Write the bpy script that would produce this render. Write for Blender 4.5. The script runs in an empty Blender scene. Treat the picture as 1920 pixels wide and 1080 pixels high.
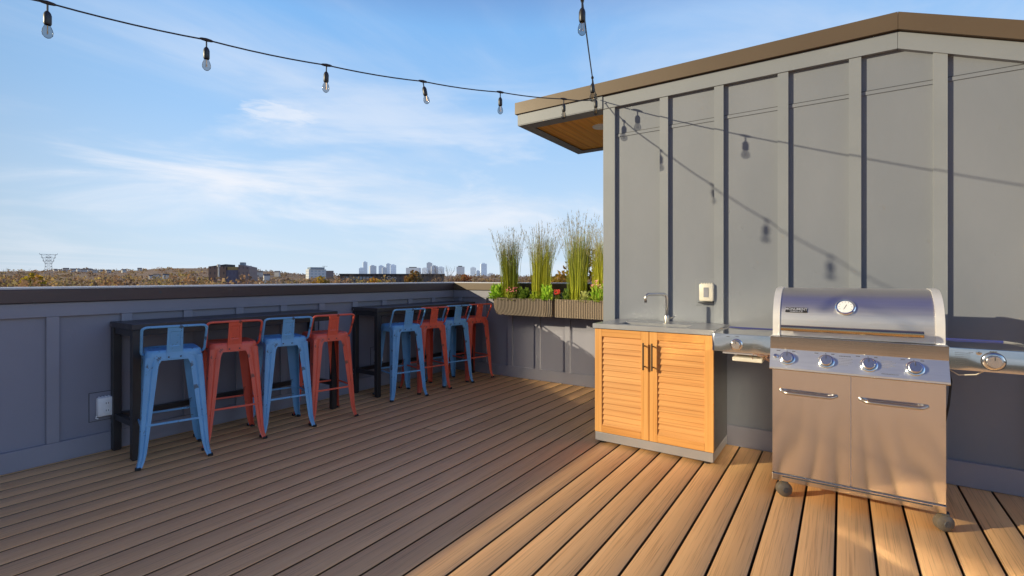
import bpy, bmesh, math, random
from mathutils import Vector, Matrix, Euler
R = math.radians
random.seed(7)
scene = bpy.context.scene
COL = scene.collection
F = 918.0; CAMH = 1.25

def at(px, Y=None, z=None, py=None):
    """bearing seen at column px of the survey photo -> ground point, at world depth Y or forward distance z"""
    r = (px - 960) / F
    xc, yc = -.5592 + .829 * r, .829 + .5592 * r
    if z is None: z = Y / yc
    h = CAMH + (520 - py) / F * z if py is not None else 0
    return Vector((xc * z, yc * z, h))

# ------------------------------------------------------------------ mesh builder
class MB:
    def __init__(s): s.v = []; s.f = []; s.c = []; s.cur = None
    def add(s, vs, fs, M=None):
        b = len(s.v)
        for v in vs:
            v = Vector(v)
            if M is not None: v = M @ v
            s.v.append(v[:])
            s.c.append(s.cur or (1, 1, 1, 1))
        for f in fs: s.f.append(tuple(i + b for i in f))
    def box(s, lo, hi, bev=0.0, M=None):
        x0, y0, z0 = lo; x1, y1, z1 = hi
        if bev <= 0:
            vs = [(x, y, z) for z in (z0, z1) for y in (y0, y1) for x in (x0, x1)]
            s.add(vs, [(0, 2, 3, 1), (4, 5, 7, 6), (0, 1, 5, 4), (2, 6, 7, 3), (0, 4, 6, 2), (1, 3, 7, 5)], M)
            return
        bm = bmesh.new()
        vs = [bm.verts.new((x, y, z)) for z in (z0, z1) for y in (y0, y1) for x in (x0, x1)]
        for f in [(0, 2, 3, 1), (4, 5, 7, 6), (0, 1, 5, 4), (2, 6, 7, 3), (0, 4, 6, 2), (1, 3, 7, 5)]:
            bm.faces.new([vs[i] for i in f])
        bmesh.ops.bevel(bm, geom=bm.edges[:], offset=bev, segments=2, profile=.5, affect='EDGES')
        bm.verts.index_update()
        s.add([v.co.copy() for v in bm.verts], [tuple(v.index for v in f.verts) for f in bm.faces], M)
        bm.free()
    def prism(s, poly, y0, y1, axis='Y', M=None):
        """poly in (x,z) extruded in y (axis Y), or in (x,y) extruded in z (axis Z), or (y,z) in x (axis X)"""
        n = len(poly)
        def P(a, b, t):
            return {'Y': (a, t, b), 'Z': (a, b, t), 'X': (t, a, b)}[axis]
        vs = [P(a, b, y0) for a, b in poly] + [P(a, b, y1) for a, b in poly]
        fs = [tuple(range(n)), tuple(range(2 * n - 1, n - 1, -1))]
        fs += [(i, i + n, (i + 1) % n + n, (i + 1) % n) for i in range(n)]
        s.add(vs, fs, M)
    def tube(s, pts, rad, seg=8, cap=True, M=None):
        pts = [Vector(p) for p in pts]; n = len(pts)
        rads = rad if isinstance(rad, (list, tuple)) else [rad] * n
        vs = []; fs = []
        ref = None
        for i, p in enumerate(pts):
            d = (pts[min(i + 1, n - 1)] - pts[max(i - 1, 0)]).normalized()
            if ref is None:
                ref = Vector((0, 0, 1)) if abs(d.z) < .9 else Vector((1, 0, 0))
            a = d.cross(ref)
            if a.length < 1e-4: a = d.cross(Vector((.3, 1, .2)))
            a.normalize(); b = d.cross(a).normalized(); ref = b.cross(d) * 1.0 if False else ref
            ref = a.cross(d)
            for k in range(seg):
                t = 2 * math.pi * k / seg
                vs.append(p + (a * math.cos(t) + b * math.sin(t)) * rads[i])
        for i in range(n - 1):
            for k in range(seg):
                k2 = (k + 1) % seg
                fs.append((i * seg + k, i * seg + k2, (i + 1) * seg + k2, (i + 1) * seg + k))
        if cap:
            fs.append(tuple(range(seg - 1, -1, -1))); fs.append(tuple((n - 1) * seg + k for k in range(seg)))
        s.add(vs, fs, M)
    def lathe(s, prof, seg=24, M=None):
        """prof (r,z) list"""
        vs = []; fs = []; n = len(prof)
        for r, z in prof:
            for k in range(seg):
                t = 2 * math.pi * k / seg
                vs.append((r * math.cos(t), r * math.sin(t), z))
        for i in range(n - 1):
            for k in range(seg):
                k2 = (k + 1) % seg
                fs.append((i * seg + k, i * seg + k2, (i + 1) * seg + k2, (i + 1) * seg + k))
        fs.append(tuple(range(seg - 1, -1, -1))); fs.append(tuple((n - 1) * seg + k for k in range(seg)))
        s.add(vs, fs, M)
    def build(s, name, mat, parent=None, smooth=False, col=False, fixn=True):
        me = bpy.data.meshes.new(name)
        me.from_pydata(s.v, [], s.f)
        if col:
            a = me.color_attributes.new('Col', 'FLOAT_COLOR', 'POINT')
            a.data.foreach_set('color', [x for c in s.c for x in c])
        if fixn:
            bm = bmesh.new(); bm.from_mesh(me)
            bmesh.ops.recalc_face_normals(bm, faces=bm.faces[:]); bm.to_mesh(me); bm.free()
        me.materials.append(mat)
        if smooth:
            me.polygons.foreach_set('use_smooth', [True] * len(me.polygons))
            if smooth == 'auto':
                me.set_sharp_from_angle(angle=R(38))
        o = bpy.data.objects.new(name, me); COL.objects.link(o)
        if parent is not None: o.parent = parent
        return o

def tag(o, label=None, cat=None, group=None, kind=None):
    if label: o['label'] = label
    if cat: o['category'] = cat
    if group: o['group'] = group
    if kind: o['kind'] = kind
    return o
def empty(name, loc, label, cat, group=None, rz=0):
    o = bpy.data.objects.new(name, None); COL.objects.link(o)
    o.location = loc; o.rotation_euler = (0, 0, rz); o.empty_display_size = .1
    return tag(o, label, cat, group)
def copy_tree(o, parent=None):
    c = o.copy(); COL.objects.link(c); c.parent = parent
    for ch in [k for k in COL.objects if k.parent == o]: copy_tree(ch, c)
    return c

# ------------------------------------------------------------------ materials
def nt(name):
    m = bpy.data.materials.new(name); m.use_nodes = True
    t = m.node_tree; b = t.nodes['Principled BSDF']
    return m, t, b
def N(t, typ, **kw):
    n = t.nodes.new(typ)
    for k, v in kw.items(): setattr(n, k, v)
    return n
def pm(name, c1, c2=None, scale=6, rough=.6, metal=0, bump=0.0, bscale=None, stretch=(1, 1, 1), spec=.5, rvar=0.0, detail=5, speck=None, dist=.002):
    m, t, b = nt(name)
    L = t.links.new
    tc = N(t, 'ShaderNodeTexCoord'); mp = N(t, 'ShaderNodeMapping'); mp.inputs['Scale'].default_value = stretch
    L(tc.outputs['Object'], mp.inputs[0])
    no = N(t, 'ShaderNodeTexNoise'); no.inputs['Scale'].default_value = scale; no.inputs['Detail'].default_value = detail
    L(mp.outputs[0], no.inputs[0])
    if c2 is None: c2 = tuple(x * .8 for x in c1)
    mx = N(t, 'ShaderNodeMix', data_type='RGBA')
    rp = N(t, 'ShaderNodeMapRange'); rp.inputs[1].default_value = .3; rp.inputs[2].default_value = .7
    L(no.outputs[0], rp.inputs[0]); L(rp.outputs[0], mx.inputs[0])
    mx.inputs[6].default_value = (*c1, 1); mx.inputs[7].default_value = (*c2, 1)
    out = mx.outputs[2]
    if speck:
        n2 = N(t, 'ShaderNodeTexNoise'); n2.inputs['Scale'].default_value = speck[1]; n2.inputs['Detail'].default_value = 8
        n2.inputs['Roughness'].default_value = .7
        L(tc.outputs['Object'], n2.inputs[0])
        r2 = N(t, 'ShaderNodeMapRange'); r2.inputs[1].default_value = speck[2]; r2.inputs[2].default_value = speck[2] + .03
        L(n2.outputs[0], r2.inputs[0])
        m2 = N(t, 'ShaderNodeMix', data_type='RGBA'); L(r2.outputs[0], m2.inputs[0]); L(out, m2.inputs[6])
        m2.inputs[7].default_value = (*speck[0], 1); out = m2.outputs[2]
    L(out, b.inputs['Base Color'])
    b.inputs['Roughness'].default_value = rough; b.inputs['Metallic'].default_value = metal
    b.inputs['Specular IOR Level'].default_value = spec
    if rvar:
        rr = N(t, 'ShaderNodeMapRange'); rr.inputs[3].default_value = max(.02, rough - rvar); rr.inputs[4].default_value = rough + rvar
        n3 = N(t, 'ShaderNodeTexNoise'); n3.inputs['Scale'].default_value = scale * 1.7; n3.inputs['Detail'].default_value = 6
        L(mp.outputs[0], n3.inputs[0]); L(n3.outputs[0], rr.inputs[0]); L(rr.outputs[0], b.inputs['Roughness'])
    if bump:
        bn = N(t, 'ShaderNodeTexNoise'); bn.inputs['Scale'].default_value = bscale or scale * 8; bn.inputs['Detail'].default_value = 4
        L(mp.outputs[0], bn.inputs[0])
        bp = N(t, 'ShaderNodeBump'); bp.inputs['Strength'].default_value = bump; bp.inputs['Distance'].default_value = dist
        L(bn.outputs[0], bp.inputs['Height']); L(bp.outputs[0], b.inputs['Normal'])
    return m
def vcol(name, rough=.7, mul=(1, 1, 1), trans=0.0, haze=None):
    m, t, b = nt(name); L = t.links.new
    a = N(t, 'ShaderNodeVertexColor'); a.layer_name = 'Col'
    L(a.outputs[0], b.inputs['Base Color']); b.inputs['Roughness'].default_value = rough
    b.inputs['Specular IOR Level'].default_value = .2
    if trans:
        out = t.nodes['Material Output']; tr = N(t, 'ShaderNodeBsdfTranslucent'); ms = N(t, 'ShaderNodeMixShader')
        ms.inputs[0].default_value = trans; L(a.outputs[0], tr.inputs[0])
        L(b.outputs[0], ms.inputs[1]); L(tr.outputs[0], ms.inputs[2]); L(ms.outputs[0], out.inputs[0])
    return m

M = {}
M['wall'] = pm('gray_siding_paint', (.214, .226, .256), (.182, .196, .226), 2.2, .55, bump=.25, bscale=60, stretch=(1, 1, .5), rvar=.08)
M['trim'] = pm('gray_trim_paint', (.240, .252, .270), (.215, .228, .248), 3, .5, bump=.15, bscale=50)
M['par'] = pm('blue_gray_parapet_paint', (.245, .238, .280), (.215, .210, .252), 2.0, .5, bump=.25, bscale=55, stretch=(1, 1, .5), rvar=.08)
M['ptrim'] = pm('blue_gray_trim_paint', (.265, .258, .298), (.236, .230, .268), 2.5, .48, bump=.15, bscale=50)
M['capm'] = pm('dark_bronze_cap', (.095, .062, .056), (.070, .050, .050), 1.4, .42, metal=.25, stretch=(1, 1, 4), rvar=.1)
M['fascia'] = pm('brown_fascia_metal', (.125, .084, .048), (.105, .070, .041), 1.2, .5, metal=.1, rvar=.1)
M['captop'] = pm('pale_cap_top', (.62, .60, .58), (.52, .50, .48), 3, .5, metal=.1)  # cap top much paler than the cap face
M['black'] = pm('black_powder_coat', (.022, .021, .023), (.03, .028, .028), 8, .38, rvar=.08)
M['tabletop'] = pm('dark_stained_top', (.050, .044, .044), (.030, .027, .028), 3, .4, stretch=(8, 1, 8), rvar=.1)
M['blue'] = pm('distressed_blue_steel', (.19, .44, .71), (.135, .35, .60), 5, .38, bump=.1, speck=((.07, .12, .18), 13, .595), rvar=.1)
M['red'] = pm('distressed_red_steel', (.82, .125, .068), (.68, .095, .052), 5, .38, bump=.1, speck=((.24, .06, .04), 13, .60), rvar=.1)
M['rubber'] = pm('black_rubber', (.02, .02, .02), None, 9, .8)
M['steel'] = pm('brushed_stainless', (.74, .70, .66), (.66, .62, .585), 3, .13, metal=1, stretch=(.4, 1, 60), rvar=.03)
M['panelsteel'] = pm('satin_stainless', (.82, .82, .84), (.77, .77, .79), 3, .38, metal=1, stretch=(1, 1, 40), rvar=.05)
M['lid'] = pm('lid_stainless', (.70, .67, .66), (.65, .62, .61), 3, .42, metal=1, stretch=(1, 30, 30), rvar=.05)
M['bezel'] = pm('silver_cast_bezel', (.80, .77, .74), (.74, .71, .68), 20, .42, metal=.35, bump=.1)
M['knobm'] = pm('satin_knob', (.85, .84, .82), (.8, .79, .77), 20, .26, metal=1)
M['chrome'] = pm('polished_chrome', (.86, .85, .83), (.8, .79, .77), 20, .12, metal=1)
M['nickel'] = pm('brushed_nickel', (.62, .57, .50), (.56, .51, .44), 20, .32, metal=1)
M['bronze'] = pm('dark_bronze_handle', (.17, .12, .075), (.13, .09, .06), 20, .4, metal=.8)
M['counter'] = pm('gray_stainless_counter', (.50, .50, .51), (.44, .44, .45), 4, .32, metal=.6, stretch=(1, 10, 1), rvar=.06)
M['kick'] = pm('gray_cabinet_metal', (.42, .41, .41), (.37, .36, .36), 6, .4, metal=.5)
M['cabside'] = pm('dark_cabinet_side', (.13, .125, .12), (.11, .105, .1), 6, .4, metal=.4)
M['cream'] = pm('cream_plastic', (.72, .67, .56), (.66, .61, .5), 20, .4)
M['white'] = pm('white_plastic', (.86, .85, .84), (.80, .79, .78), 20, .4)
M['dark'] = pm('dark_gray_part', (.06, .06, .065), (.05, .05, .052), 20, .45)
M['gapm'] = pm('deck_gap_shadow', (.015, .011, .009), None, 5, .9)
M['ink'] = pm('gray_print', (.10, .10, .11), None, 50, .6)
M['inkpale'] = pm('pale_gray_print', (.30, .29, .30), None, 50, .6)
M['silver'] = pm('silver_letter', (.85, .85, .86), None, 20, .3, metal=.6)
M['copper'] = pm('copper_wire', (.55, .3, .17), (.4, .2, .1), 40, .35, metal=.8)
M['goldrefl'] = pm('gold_reflection_steel', (.66, .54, .36), (.58, .46, .29), 30, .22, metal=1, stretch=(.3, 1, 1))  # golden reflection put into the base colour of the steel
M['caster'] = pm('gray_brown_caster', (.13, .105, .08), (.10, .08, .06), 20, .5)
M['planter'] = pm('taupe_ribbed_planter', (.27, .205, .145), (.22, .165, .115), 12, .55, stretch=(1, 1, .2))
M['soil'] = pm('dark_soil', (.04, .028, .02), (.06, .045, .03), 40, .95, bump=.6)
M['glow'] = pm('white_downlight_lens', (.85, .85, .83), (.8, .8, .78), 10, .4)
M['bark'] = pm('gray_brown_bark', (.13, .10, .08), (.09, .07, .055), 8, .9)
M['dial'] = pm('white_dial_face', (.82, .82, .8), (.8, .8, .78), 20, .35)
M['pane'] = pm('grey_window_flap', (.30, .30, .33), (.24, .24, .26), 20, .25)

def wavy(m, sx, sc, strength, dist, sz=.35):
    t = m.node_tree; b = t.nodes['Principled BSDF']; L = t.links.new
    tc = N(t, 'ShaderNodeTexCoord'); mp = N(t, 'ShaderNodeMapping'); mp.inputs['Scale'].default_value = (sx, 1, sz); L(tc.outputs['Object'], mp.inputs[0])
    n = N(t, 'ShaderNodeTexNoise'); n.inputs['Scale'].default_value = sc; n.inputs['Detail'].default_value = 0; n.inputs['Distortion'].default_value = 0; L(mp.outputs[0], n.inputs[0])
    bp = N(t, 'ShaderNodeBump'); bp.inputs['Strength'].default_value = strength; bp.inputs['Distance'].default_value = dist
    L(n.outputs[0], bp.inputs['Height'])
    if b.inputs['Normal'].links: L(b.inputs['Normal'].links[0].from_socket, bp.inputs['Normal'])
    L(bp.outputs[0], b.inputs['Normal'])
M['doorsteel'] = pm('door_stainless', (.86, .87, .93), (.81, .82, .88), 3, .13, metal=1, stretch=(1, 1, .3), detail=2)
wavy(M['doorsteel'], 1, 5.0, 1.0, .006, .22)
for nm_ in ('doorsteel',):
    t_n = M[nm_].node_tree; tg_ = N(t_n, 'ShaderNodeTangent', direction_type='RADIAL', axis='Z'); b_n = t_n.nodes['Principled BSDF']
    t_n.links.new(tg_.outputs[0], b_n.inputs['Tangent']); b_n.inputs['Anisotropic'].default_value = 0
M['shelfsteel'] = pm('shelf_stainless', (.80, .77, .73), (.74, .71, .68), 3, .10, metal=1, rvar=.03)
wavy(M['shelfsteel'], 1, 9.0, .3, .012, 1)
def grain_mat(name, c1, c2, c3, axis, rough=.55, fine=90, attr=True, bump=.35, rotv=(0, 0, 0)):
    """wood or composite boards; grain along axis; optional per-board tint from colour attribute"""
    m, t, b = nt(name); L = t.links.new
    tc = N(t, 'ShaderNodeTexCoord')
    mp = N(t, 'ShaderNodeMapping'); mp.inputs['Rotation'].default_value = rotv
    L(tc.outputs['Object'], mp.inputs[0])
    vec = mp.outputs[0]
    if attr:
        a = N(t, 'ShaderNodeVertexColor'); a.layer_name = 'Col'
        sx = N(t, 'ShaderNodeVectorMath', operation='SCALE'); sx.inputs[3].default_value = 37.0
        L(a.outputs[0], sx.inputs[0])
        ad = N(t, 'ShaderNodeVectorMath', operation='ADD'); L(vec, ad.inputs[0]); L(sx.outputs[0], ad.inputs[1]); vec = ad.outputs[0]
    def noise(st, sc, det=5, dis=0):
        q = N(t, 'ShaderNodeMapping'); q.inputs['Scale'].default_value = st; L(vec, q.inputs[0])
        n = N(t, 'ShaderNodeTexNoise'); n.inputs['Scale'].default_value = sc; n.inputs['Detail'].default_value = det
        n.inputs['Distortion'].default_value = dis
        L(q.outputs[0], n.inputs[0]); return n.outputs[0]
    st = {'X': (.04, 1, 1), 'Y': (1, .04, 1), 'Z': (1, 1, .04)}[axis]
    st2 = {'X': (.012, 1, 1), 'Y': (1, .012, 1), 'Z': (1, 1, .012)}[axis]
    n1 = noise(st, 22, 6, .6) if not name.startswith('comp') else noise((1, .02, 1), 30, 5, .15); n2 = noise(st2, fine * (1.6 if not name.startswith('comp') else 2.4), 3)
    mx = N(t, 'ShaderNodeMix', data_type='RGBA'); mx.inputs[6].default_value = (*c1, 1); mx.inputs[7].default_value = (*c2, 1)
    r = N(t, 'ShaderNodeMapRange'); r.inputs[1].default_value = .32; r.inputs[2].default_value = .68; L(n1, r.inputs[0]); L(r.outputs[0], mx.inputs[0])
    mx2 = N(t, 'ShaderNodeMix', data_type='RGBA'); L(mx.outputs[2], mx2.inputs[6]); mx2.inputs[7].default_value = (*c3, 1)
    r2 = N(t, 'ShaderNodeMapRange'); r2.inputs[1].default_value = .52; r2.inputs[2].default_value = .72; r2.inputs[4].default_value = 1.0 if name.startswith('comp') else .75
    L(n2, r2.inputs[0]); L(r2.outputs[0], mx2.inputs[0])
    out = mx2.outputs[2]
    if attr:
        sep = N(t, 'ShaderNodeSeparateColor'); L(a.outputs[0], sep.inputs[0])
        rr = N(t, 'ShaderNodeMapRange'); rr.inputs[3].default_value = .90; rr.inputs[4].default_value = 1.0
        L(sep.outputs[0], rr.inputs[0])
        mm = N(t, 'ShaderNodeVectorMath', operation='SCALE'); L(out, mm.inputs[0]); L(rr.outputs[0], mm.inputs[3]); out = mm.outputs[0]
    # large stains
    n4 = N(t, 'ShaderNodeTexNoise'); n4.inputs['Scale'].default_value = 1.6; n4.inputs['Detail'].default_value = 4
    L(tc.outputs['Object'], n4.inputs[0])
    r4 = N(t, 'ShaderNodeMapRange'); r4.inputs[1].default_value = .3; r4.inputs[2].default_value = .7; r4.inputs[3].default_value = .92; r4.inputs[4].default_value = 1.0
    L(n4.outputs[0], r4.inputs[0])
    m4 = N(t, 'ShaderNodeVectorMath', operation='SCALE'); L(out, m4.inputs[0]); L(r4.outputs[0], m4.inputs[3])
    if name.startswith('comp'):   # side faces darkened in the colour so the board gaps look shaded
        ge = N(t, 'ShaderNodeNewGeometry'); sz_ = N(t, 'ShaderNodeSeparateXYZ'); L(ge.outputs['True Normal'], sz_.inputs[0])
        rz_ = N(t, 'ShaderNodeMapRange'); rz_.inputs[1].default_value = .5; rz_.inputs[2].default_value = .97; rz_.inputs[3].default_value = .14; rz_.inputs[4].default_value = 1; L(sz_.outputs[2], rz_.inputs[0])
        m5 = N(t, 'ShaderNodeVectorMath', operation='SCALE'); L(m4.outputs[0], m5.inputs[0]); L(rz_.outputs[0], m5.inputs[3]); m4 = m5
    L(m4.outputs[0], b.inputs['Base Color'])
    b.inputs['Roughness'].default_value = rough; b.inputs['Specular IOR Level'].default_value = .35
    bp = N(t, 'ShaderNodeBump'); bp.inputs['Strength'].default_value = bump; bp.inputs['Distance'].default_value = .002
    L(n2, bp.inputs['Height']); L(bp.outputs[0], b.inputs['Normal'])
    return m
M['deck'] = grain_mat('composite_deck_board', (1.0, .58, .25), (.95, .53, .22), (.64, .335, .135), 'Y', .5, 80)
M['teak'] = grain_mat('teak_wood', (.80, .39, .115), (.66, .29, .075), (.48, .19, .045), 'X', .45, 60, attr=True, bump=.15)
M['teakv'] = grain_mat('teak_wood_upright', (.80, .41, .13), (.70, .33, .09), (.55, .23, .055), 'Z', .45, 60, attr=False, bump=.15)
M['soffit'] = grain_mat('orange_stained_planks', (1.0, .50, .08), (.88, .38, .055), (.5, .18, .03), 'Y', .5, 30, attr=True, bump=.2)

def glass_mat(name, tint=(1, 1, 1), alpha=.7):
    m, t, b = nt(name); L = t.links.new
    out = t.nodes['Material Output']; t.nodes.remove(b)
    tr = N(t, 'ShaderNodeBsdfTransparent'); tr.inputs[0].default_value = (*[x * alpha for x in tint], 1)
    gl = N(t, 'ShaderNodeBsdfGlossy'); gl.inputs['Roughness'].default_value = .05; gl.inputs[0].default_value = (1, 1, 1, 1)
    fr = N(t, 'ShaderNodeFresnel'); fr.inputs[0].default_value = 1.10
    ad = N(t, 'ShaderNodeMath', operation='ADD'); ad.inputs[1].default_value = .01; L(fr.outputs[0], ad.inputs[0])
    ms = N(t, 'ShaderNodeMixShader'); L(ad.outputs[0], ms.inputs[0]); L(tr.outputs[0], ms.inputs[1]); L(gl.outputs[0], ms.inputs[2])
    L(ms.outputs[0], out.inputs[0]); return m
M['bulb'] = glass_mat('clear_bulb_glass', alpha=.66)
M['fil'] = pm('gold_filament', (.7, .45, .2), None, 20, .3, metal=.6)
mg, tg, bg = nt('reflective_door_glass')
bg.inputs['Base Color'].default_value = (.68, .68, .68, 1); bg.inputs['Metallic'].default_value = 1; bg.inputs['Roughness'].default_value = .17
M['doorglass'] = mg

# ------------------------------------------------------------------ camera, light, sky
cam = bpy.data.cameras.new('camera'); co = bpy.data.objects.new('camera', cam); COL.objects.link(co)
co.location = (0, 0, CAMH); co.rotation_euler = (R(90), 0, R(34))
cam.sensor_width = 36; cam.lens = 36 * F / 1920; cam.shift_y = -20 / 1920; cam.clip_end = 30000; cam.clip_start = .05
scene.camera = co
sv = Vector((1.05, 1.0, -.43)).normalized()
sun = bpy.data.lights.new('sun', 'SUN'); sun.energy = 5.0; sun.angle = R(.53); sun.color = (1.0, .88, .62)
so = bpy.data.objects.new('sun', sun); COL.objects.link(so)
so.rotation_euler = sv.to_track_quat('-Z', 'Y').to_euler()
w = bpy.data.worlds.new('World'); scene.world = w; w.use_nodes = True
t = w.node_tree; L = t.links.new
for n in list(t.nodes): t.nodes.remove(n)
out = N(t, 'ShaderNodeOutputWorld'); bgd = N(t, 'ShaderNodeBackground')
sky = N(t, 'ShaderNodeTexSky', sky_type='NISHITA'); sky.sun_disc = False
sky.sun_elevation = math.asin(-sv.z); sky.sun_rotation = math.atan2(-sv.x, -sv.y); sky.altitude = 50
sky.air_density = 1.0; sky.dust_density = .6; sky.ozone_density = 2.0
tc = N(t, 'ShaderNodeTexCoord'); sep = N(t, 'ShaderNodeSeparateXYZ'); L(tc.outputs['Generated'], sep.inputs[0])
zz = N(t, 'ShaderNodeMath', operation='MAXIMUM'); zz.inputs[1].default_value = 0; L(sep.outputs[2], zz.inputs[0])
# cool the low sky: gradient by elevation multiplies the physical sky
gr = N(t, 'ShaderNodeValToRGB'); L(zz.outputs[0], gr.inputs[0])
e = gr.color_ramp.elements
e[0].position = 0.0; e[0].color = (.66, .79, .93, 1)
e[1].position = 1.0; e[1].color = (.092, .104, .33, 1)
for p_, c_ in ((.04, (.60, .755, .91)), (.13, (.53, .72, .94)), (.28, (.36, .60, .93)), (.45, (.23, .49, .89)), (.58, (.10, .155, .44))):
    k = e.new(p_); k.color = (*c_, 1)
sc10 = N(t, 'ShaderNodeVectorMath', operation='SCALE'); sc10.inputs[3].default_value = 10.7; L(gr.outputs[0], sc10.inputs[0])
mu = N(t, 'ShaderNodeMix', data_type='RGBA'); mu.inputs[0].default_value = .92
L(sky.outputs[0], mu.inputs[6]); L(sc10.outputs[0], mu.inputs[7])
# hazy glare round the low sun, behind the camera to the left
dt = N(t, 'ShaderNodeVectorMath', operation='DOT_PRODUCT'); L(tc.outputs['Generated'], dt.inputs[0]); dt.inputs[1].default_value = tuple(-sv)
ar = N(t, 'ShaderNodeMapRange', interpolation_type='SMOOTHSTEP'); ar.inputs[1].default_value = .62; ar.inputs[2].default_value = 1.0; ar.inputs[4].default_value = .5
L(dt.outputs['Value'], ar.inputs[0])
au = N(t, 'ShaderNodeMix', data_type='RGBA'); L(ar.outputs[0], au.inputs[0]); L(mu.outputs[2], au.inputs[6]); au.inputs[7].default_value = (11.0, 9.6, 8.0, 1)
mu = au
# out-of-view sky behind the camera dimmed to weaken the fill light
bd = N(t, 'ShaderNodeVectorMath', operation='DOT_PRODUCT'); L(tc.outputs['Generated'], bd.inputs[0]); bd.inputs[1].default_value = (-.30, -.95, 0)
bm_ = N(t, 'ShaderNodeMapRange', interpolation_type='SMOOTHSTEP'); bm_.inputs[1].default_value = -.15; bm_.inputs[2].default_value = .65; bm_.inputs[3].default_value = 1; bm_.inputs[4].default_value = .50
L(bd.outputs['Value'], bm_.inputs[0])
xs = N(t, 'ShaderNodeMapRange', interpolation_type='SMOOTHSTEP'); xs.inputs[1].default_value = .45; xs.inputs[2].default_value = .95; xs.inputs[3].default_value = 1; xs.inputs[4].default_value = 1.6; L(sep.outputs[0], xs.inputs[0])  # unseen right-hand sky brightened to fill the shaded parapet
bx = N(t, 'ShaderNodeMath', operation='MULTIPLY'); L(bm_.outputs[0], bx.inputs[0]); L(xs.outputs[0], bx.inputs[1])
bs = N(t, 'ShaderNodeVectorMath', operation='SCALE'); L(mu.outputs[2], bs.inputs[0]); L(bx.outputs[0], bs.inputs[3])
# cirrus: direction projected on a high plane
zp = N(t, 'ShaderNodeMath', operation='ADD'); zp.inputs[1].default_value = .10; L(zz.outputs[0], zp.inputs[0])
dv = N(t, 'ShaderNodeVectorMath', operation='DIVIDE'); cb = N(t, 'ShaderNodeCombineXYZ')
for i in range(3): L(zp.outputs[0], cb.inputs[i])
L(tc.outputs['Generated'], dv.inputs[0]); L(cb.outputs[0], dv.inputs[1])
mp = N(t, 'ShaderNodeMapping'); mp.inputs['Rotation'].default_value = (0, 0, R(-50)); mp.inputs['Scale'].default_value = (1.15, .50, 0)
mp.inputs['Location'].default_value = (3.1, 1.7, 0)
L(dv.outputs[0], mp.inputs[0])
cn = N(t, 'ShaderNodeTexNoise'); cn.inputs['Scale'].default_value = .62; cn.inputs['Detail'].default_value = 12; cn.inputs['Roughness'].default_value = .58; cn.inputs['Distortion'].default_value = .55
L(mp.outputs[0], cn.inputs[0])
cr = N(t, 'ShaderNodeMapRange', interpolation_type='SMOOTHSTEP'); cr.inputs[1].default_value = .47; cr.inputs[2].default_value = .78; cr.inputs[4].default_value = .55
L(cn.outputs[0], cr.inputs[0])
cf = N(t, 'ShaderNodeMapRange', interpolation_type='SMOOTHSTEP'); cf.inputs[1].default_value = .42; cf.inputs[2].default_value = .75; cf.inputs[3].default_value = 1; cf.inputs[4].default_value = .15; L(zz.outputs[0], cf.inputs[0])
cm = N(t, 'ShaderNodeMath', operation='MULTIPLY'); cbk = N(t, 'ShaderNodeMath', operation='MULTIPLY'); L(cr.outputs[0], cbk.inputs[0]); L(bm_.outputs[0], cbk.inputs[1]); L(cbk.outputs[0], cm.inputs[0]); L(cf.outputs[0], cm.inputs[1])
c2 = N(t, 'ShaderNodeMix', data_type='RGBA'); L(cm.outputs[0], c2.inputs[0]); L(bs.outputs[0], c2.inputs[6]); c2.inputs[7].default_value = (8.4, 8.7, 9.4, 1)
mp3 = N(t, 'ShaderNodeMapping'); mp3.inputs['Scale'].default_value = (1.6, 1.6, 7.5); mp3.inputs['Location'].default_value = (.4, .15, .9); L(tc.outputs['Generated'], mp3.inputs[0])
n3 = N(t, 'ShaderNodeTexNoise'); n3.inputs['Scale'].default_value = 1.5; n3.inputs['Detail'].default_value = 9; n3.inputs['Roughness'].default_value = .55; n3.inputs['Distortion'].default_value = .5; L(mp3.outputs[0], n3.inputs[0])
r3 = N(t, 'ShaderNodeMapRange', interpolation_type='SMOOTHSTEP'); r3.inputs[1].default_value = .42; r3.inputs[2].default_value = .66; L(n3.outputs[0], r3.inputs[0])
g3 = N(t, 'ShaderNodeValToRGB'); L(zz.outputs[0], g3.inputs[0]); q = g3.color_ramp.elements
q[0].position = 0; q[0].color = (.25,) * 3 + (1,); q[1].position = .42; q[1].color = (0, 0, 0, 1)
for p_, v_ in ((.10, .55), (.17, .95), (.26, .55)):
    k = q.new(p_); k.color = (v_,) * 3 + (1,)
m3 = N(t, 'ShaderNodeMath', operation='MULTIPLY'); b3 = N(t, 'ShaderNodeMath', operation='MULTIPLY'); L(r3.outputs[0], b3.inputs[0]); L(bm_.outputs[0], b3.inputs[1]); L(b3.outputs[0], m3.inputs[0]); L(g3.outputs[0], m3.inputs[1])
c3 = N(t, 'ShaderNodeMix', data_type='RGBA'); L(m3.outputs[0], c3.inputs[0]); L(c2.outputs[2], c3.inputs[6]); c3.inputs[7].default_value = (8.9, 9.2, 9.9, 1)
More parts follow.
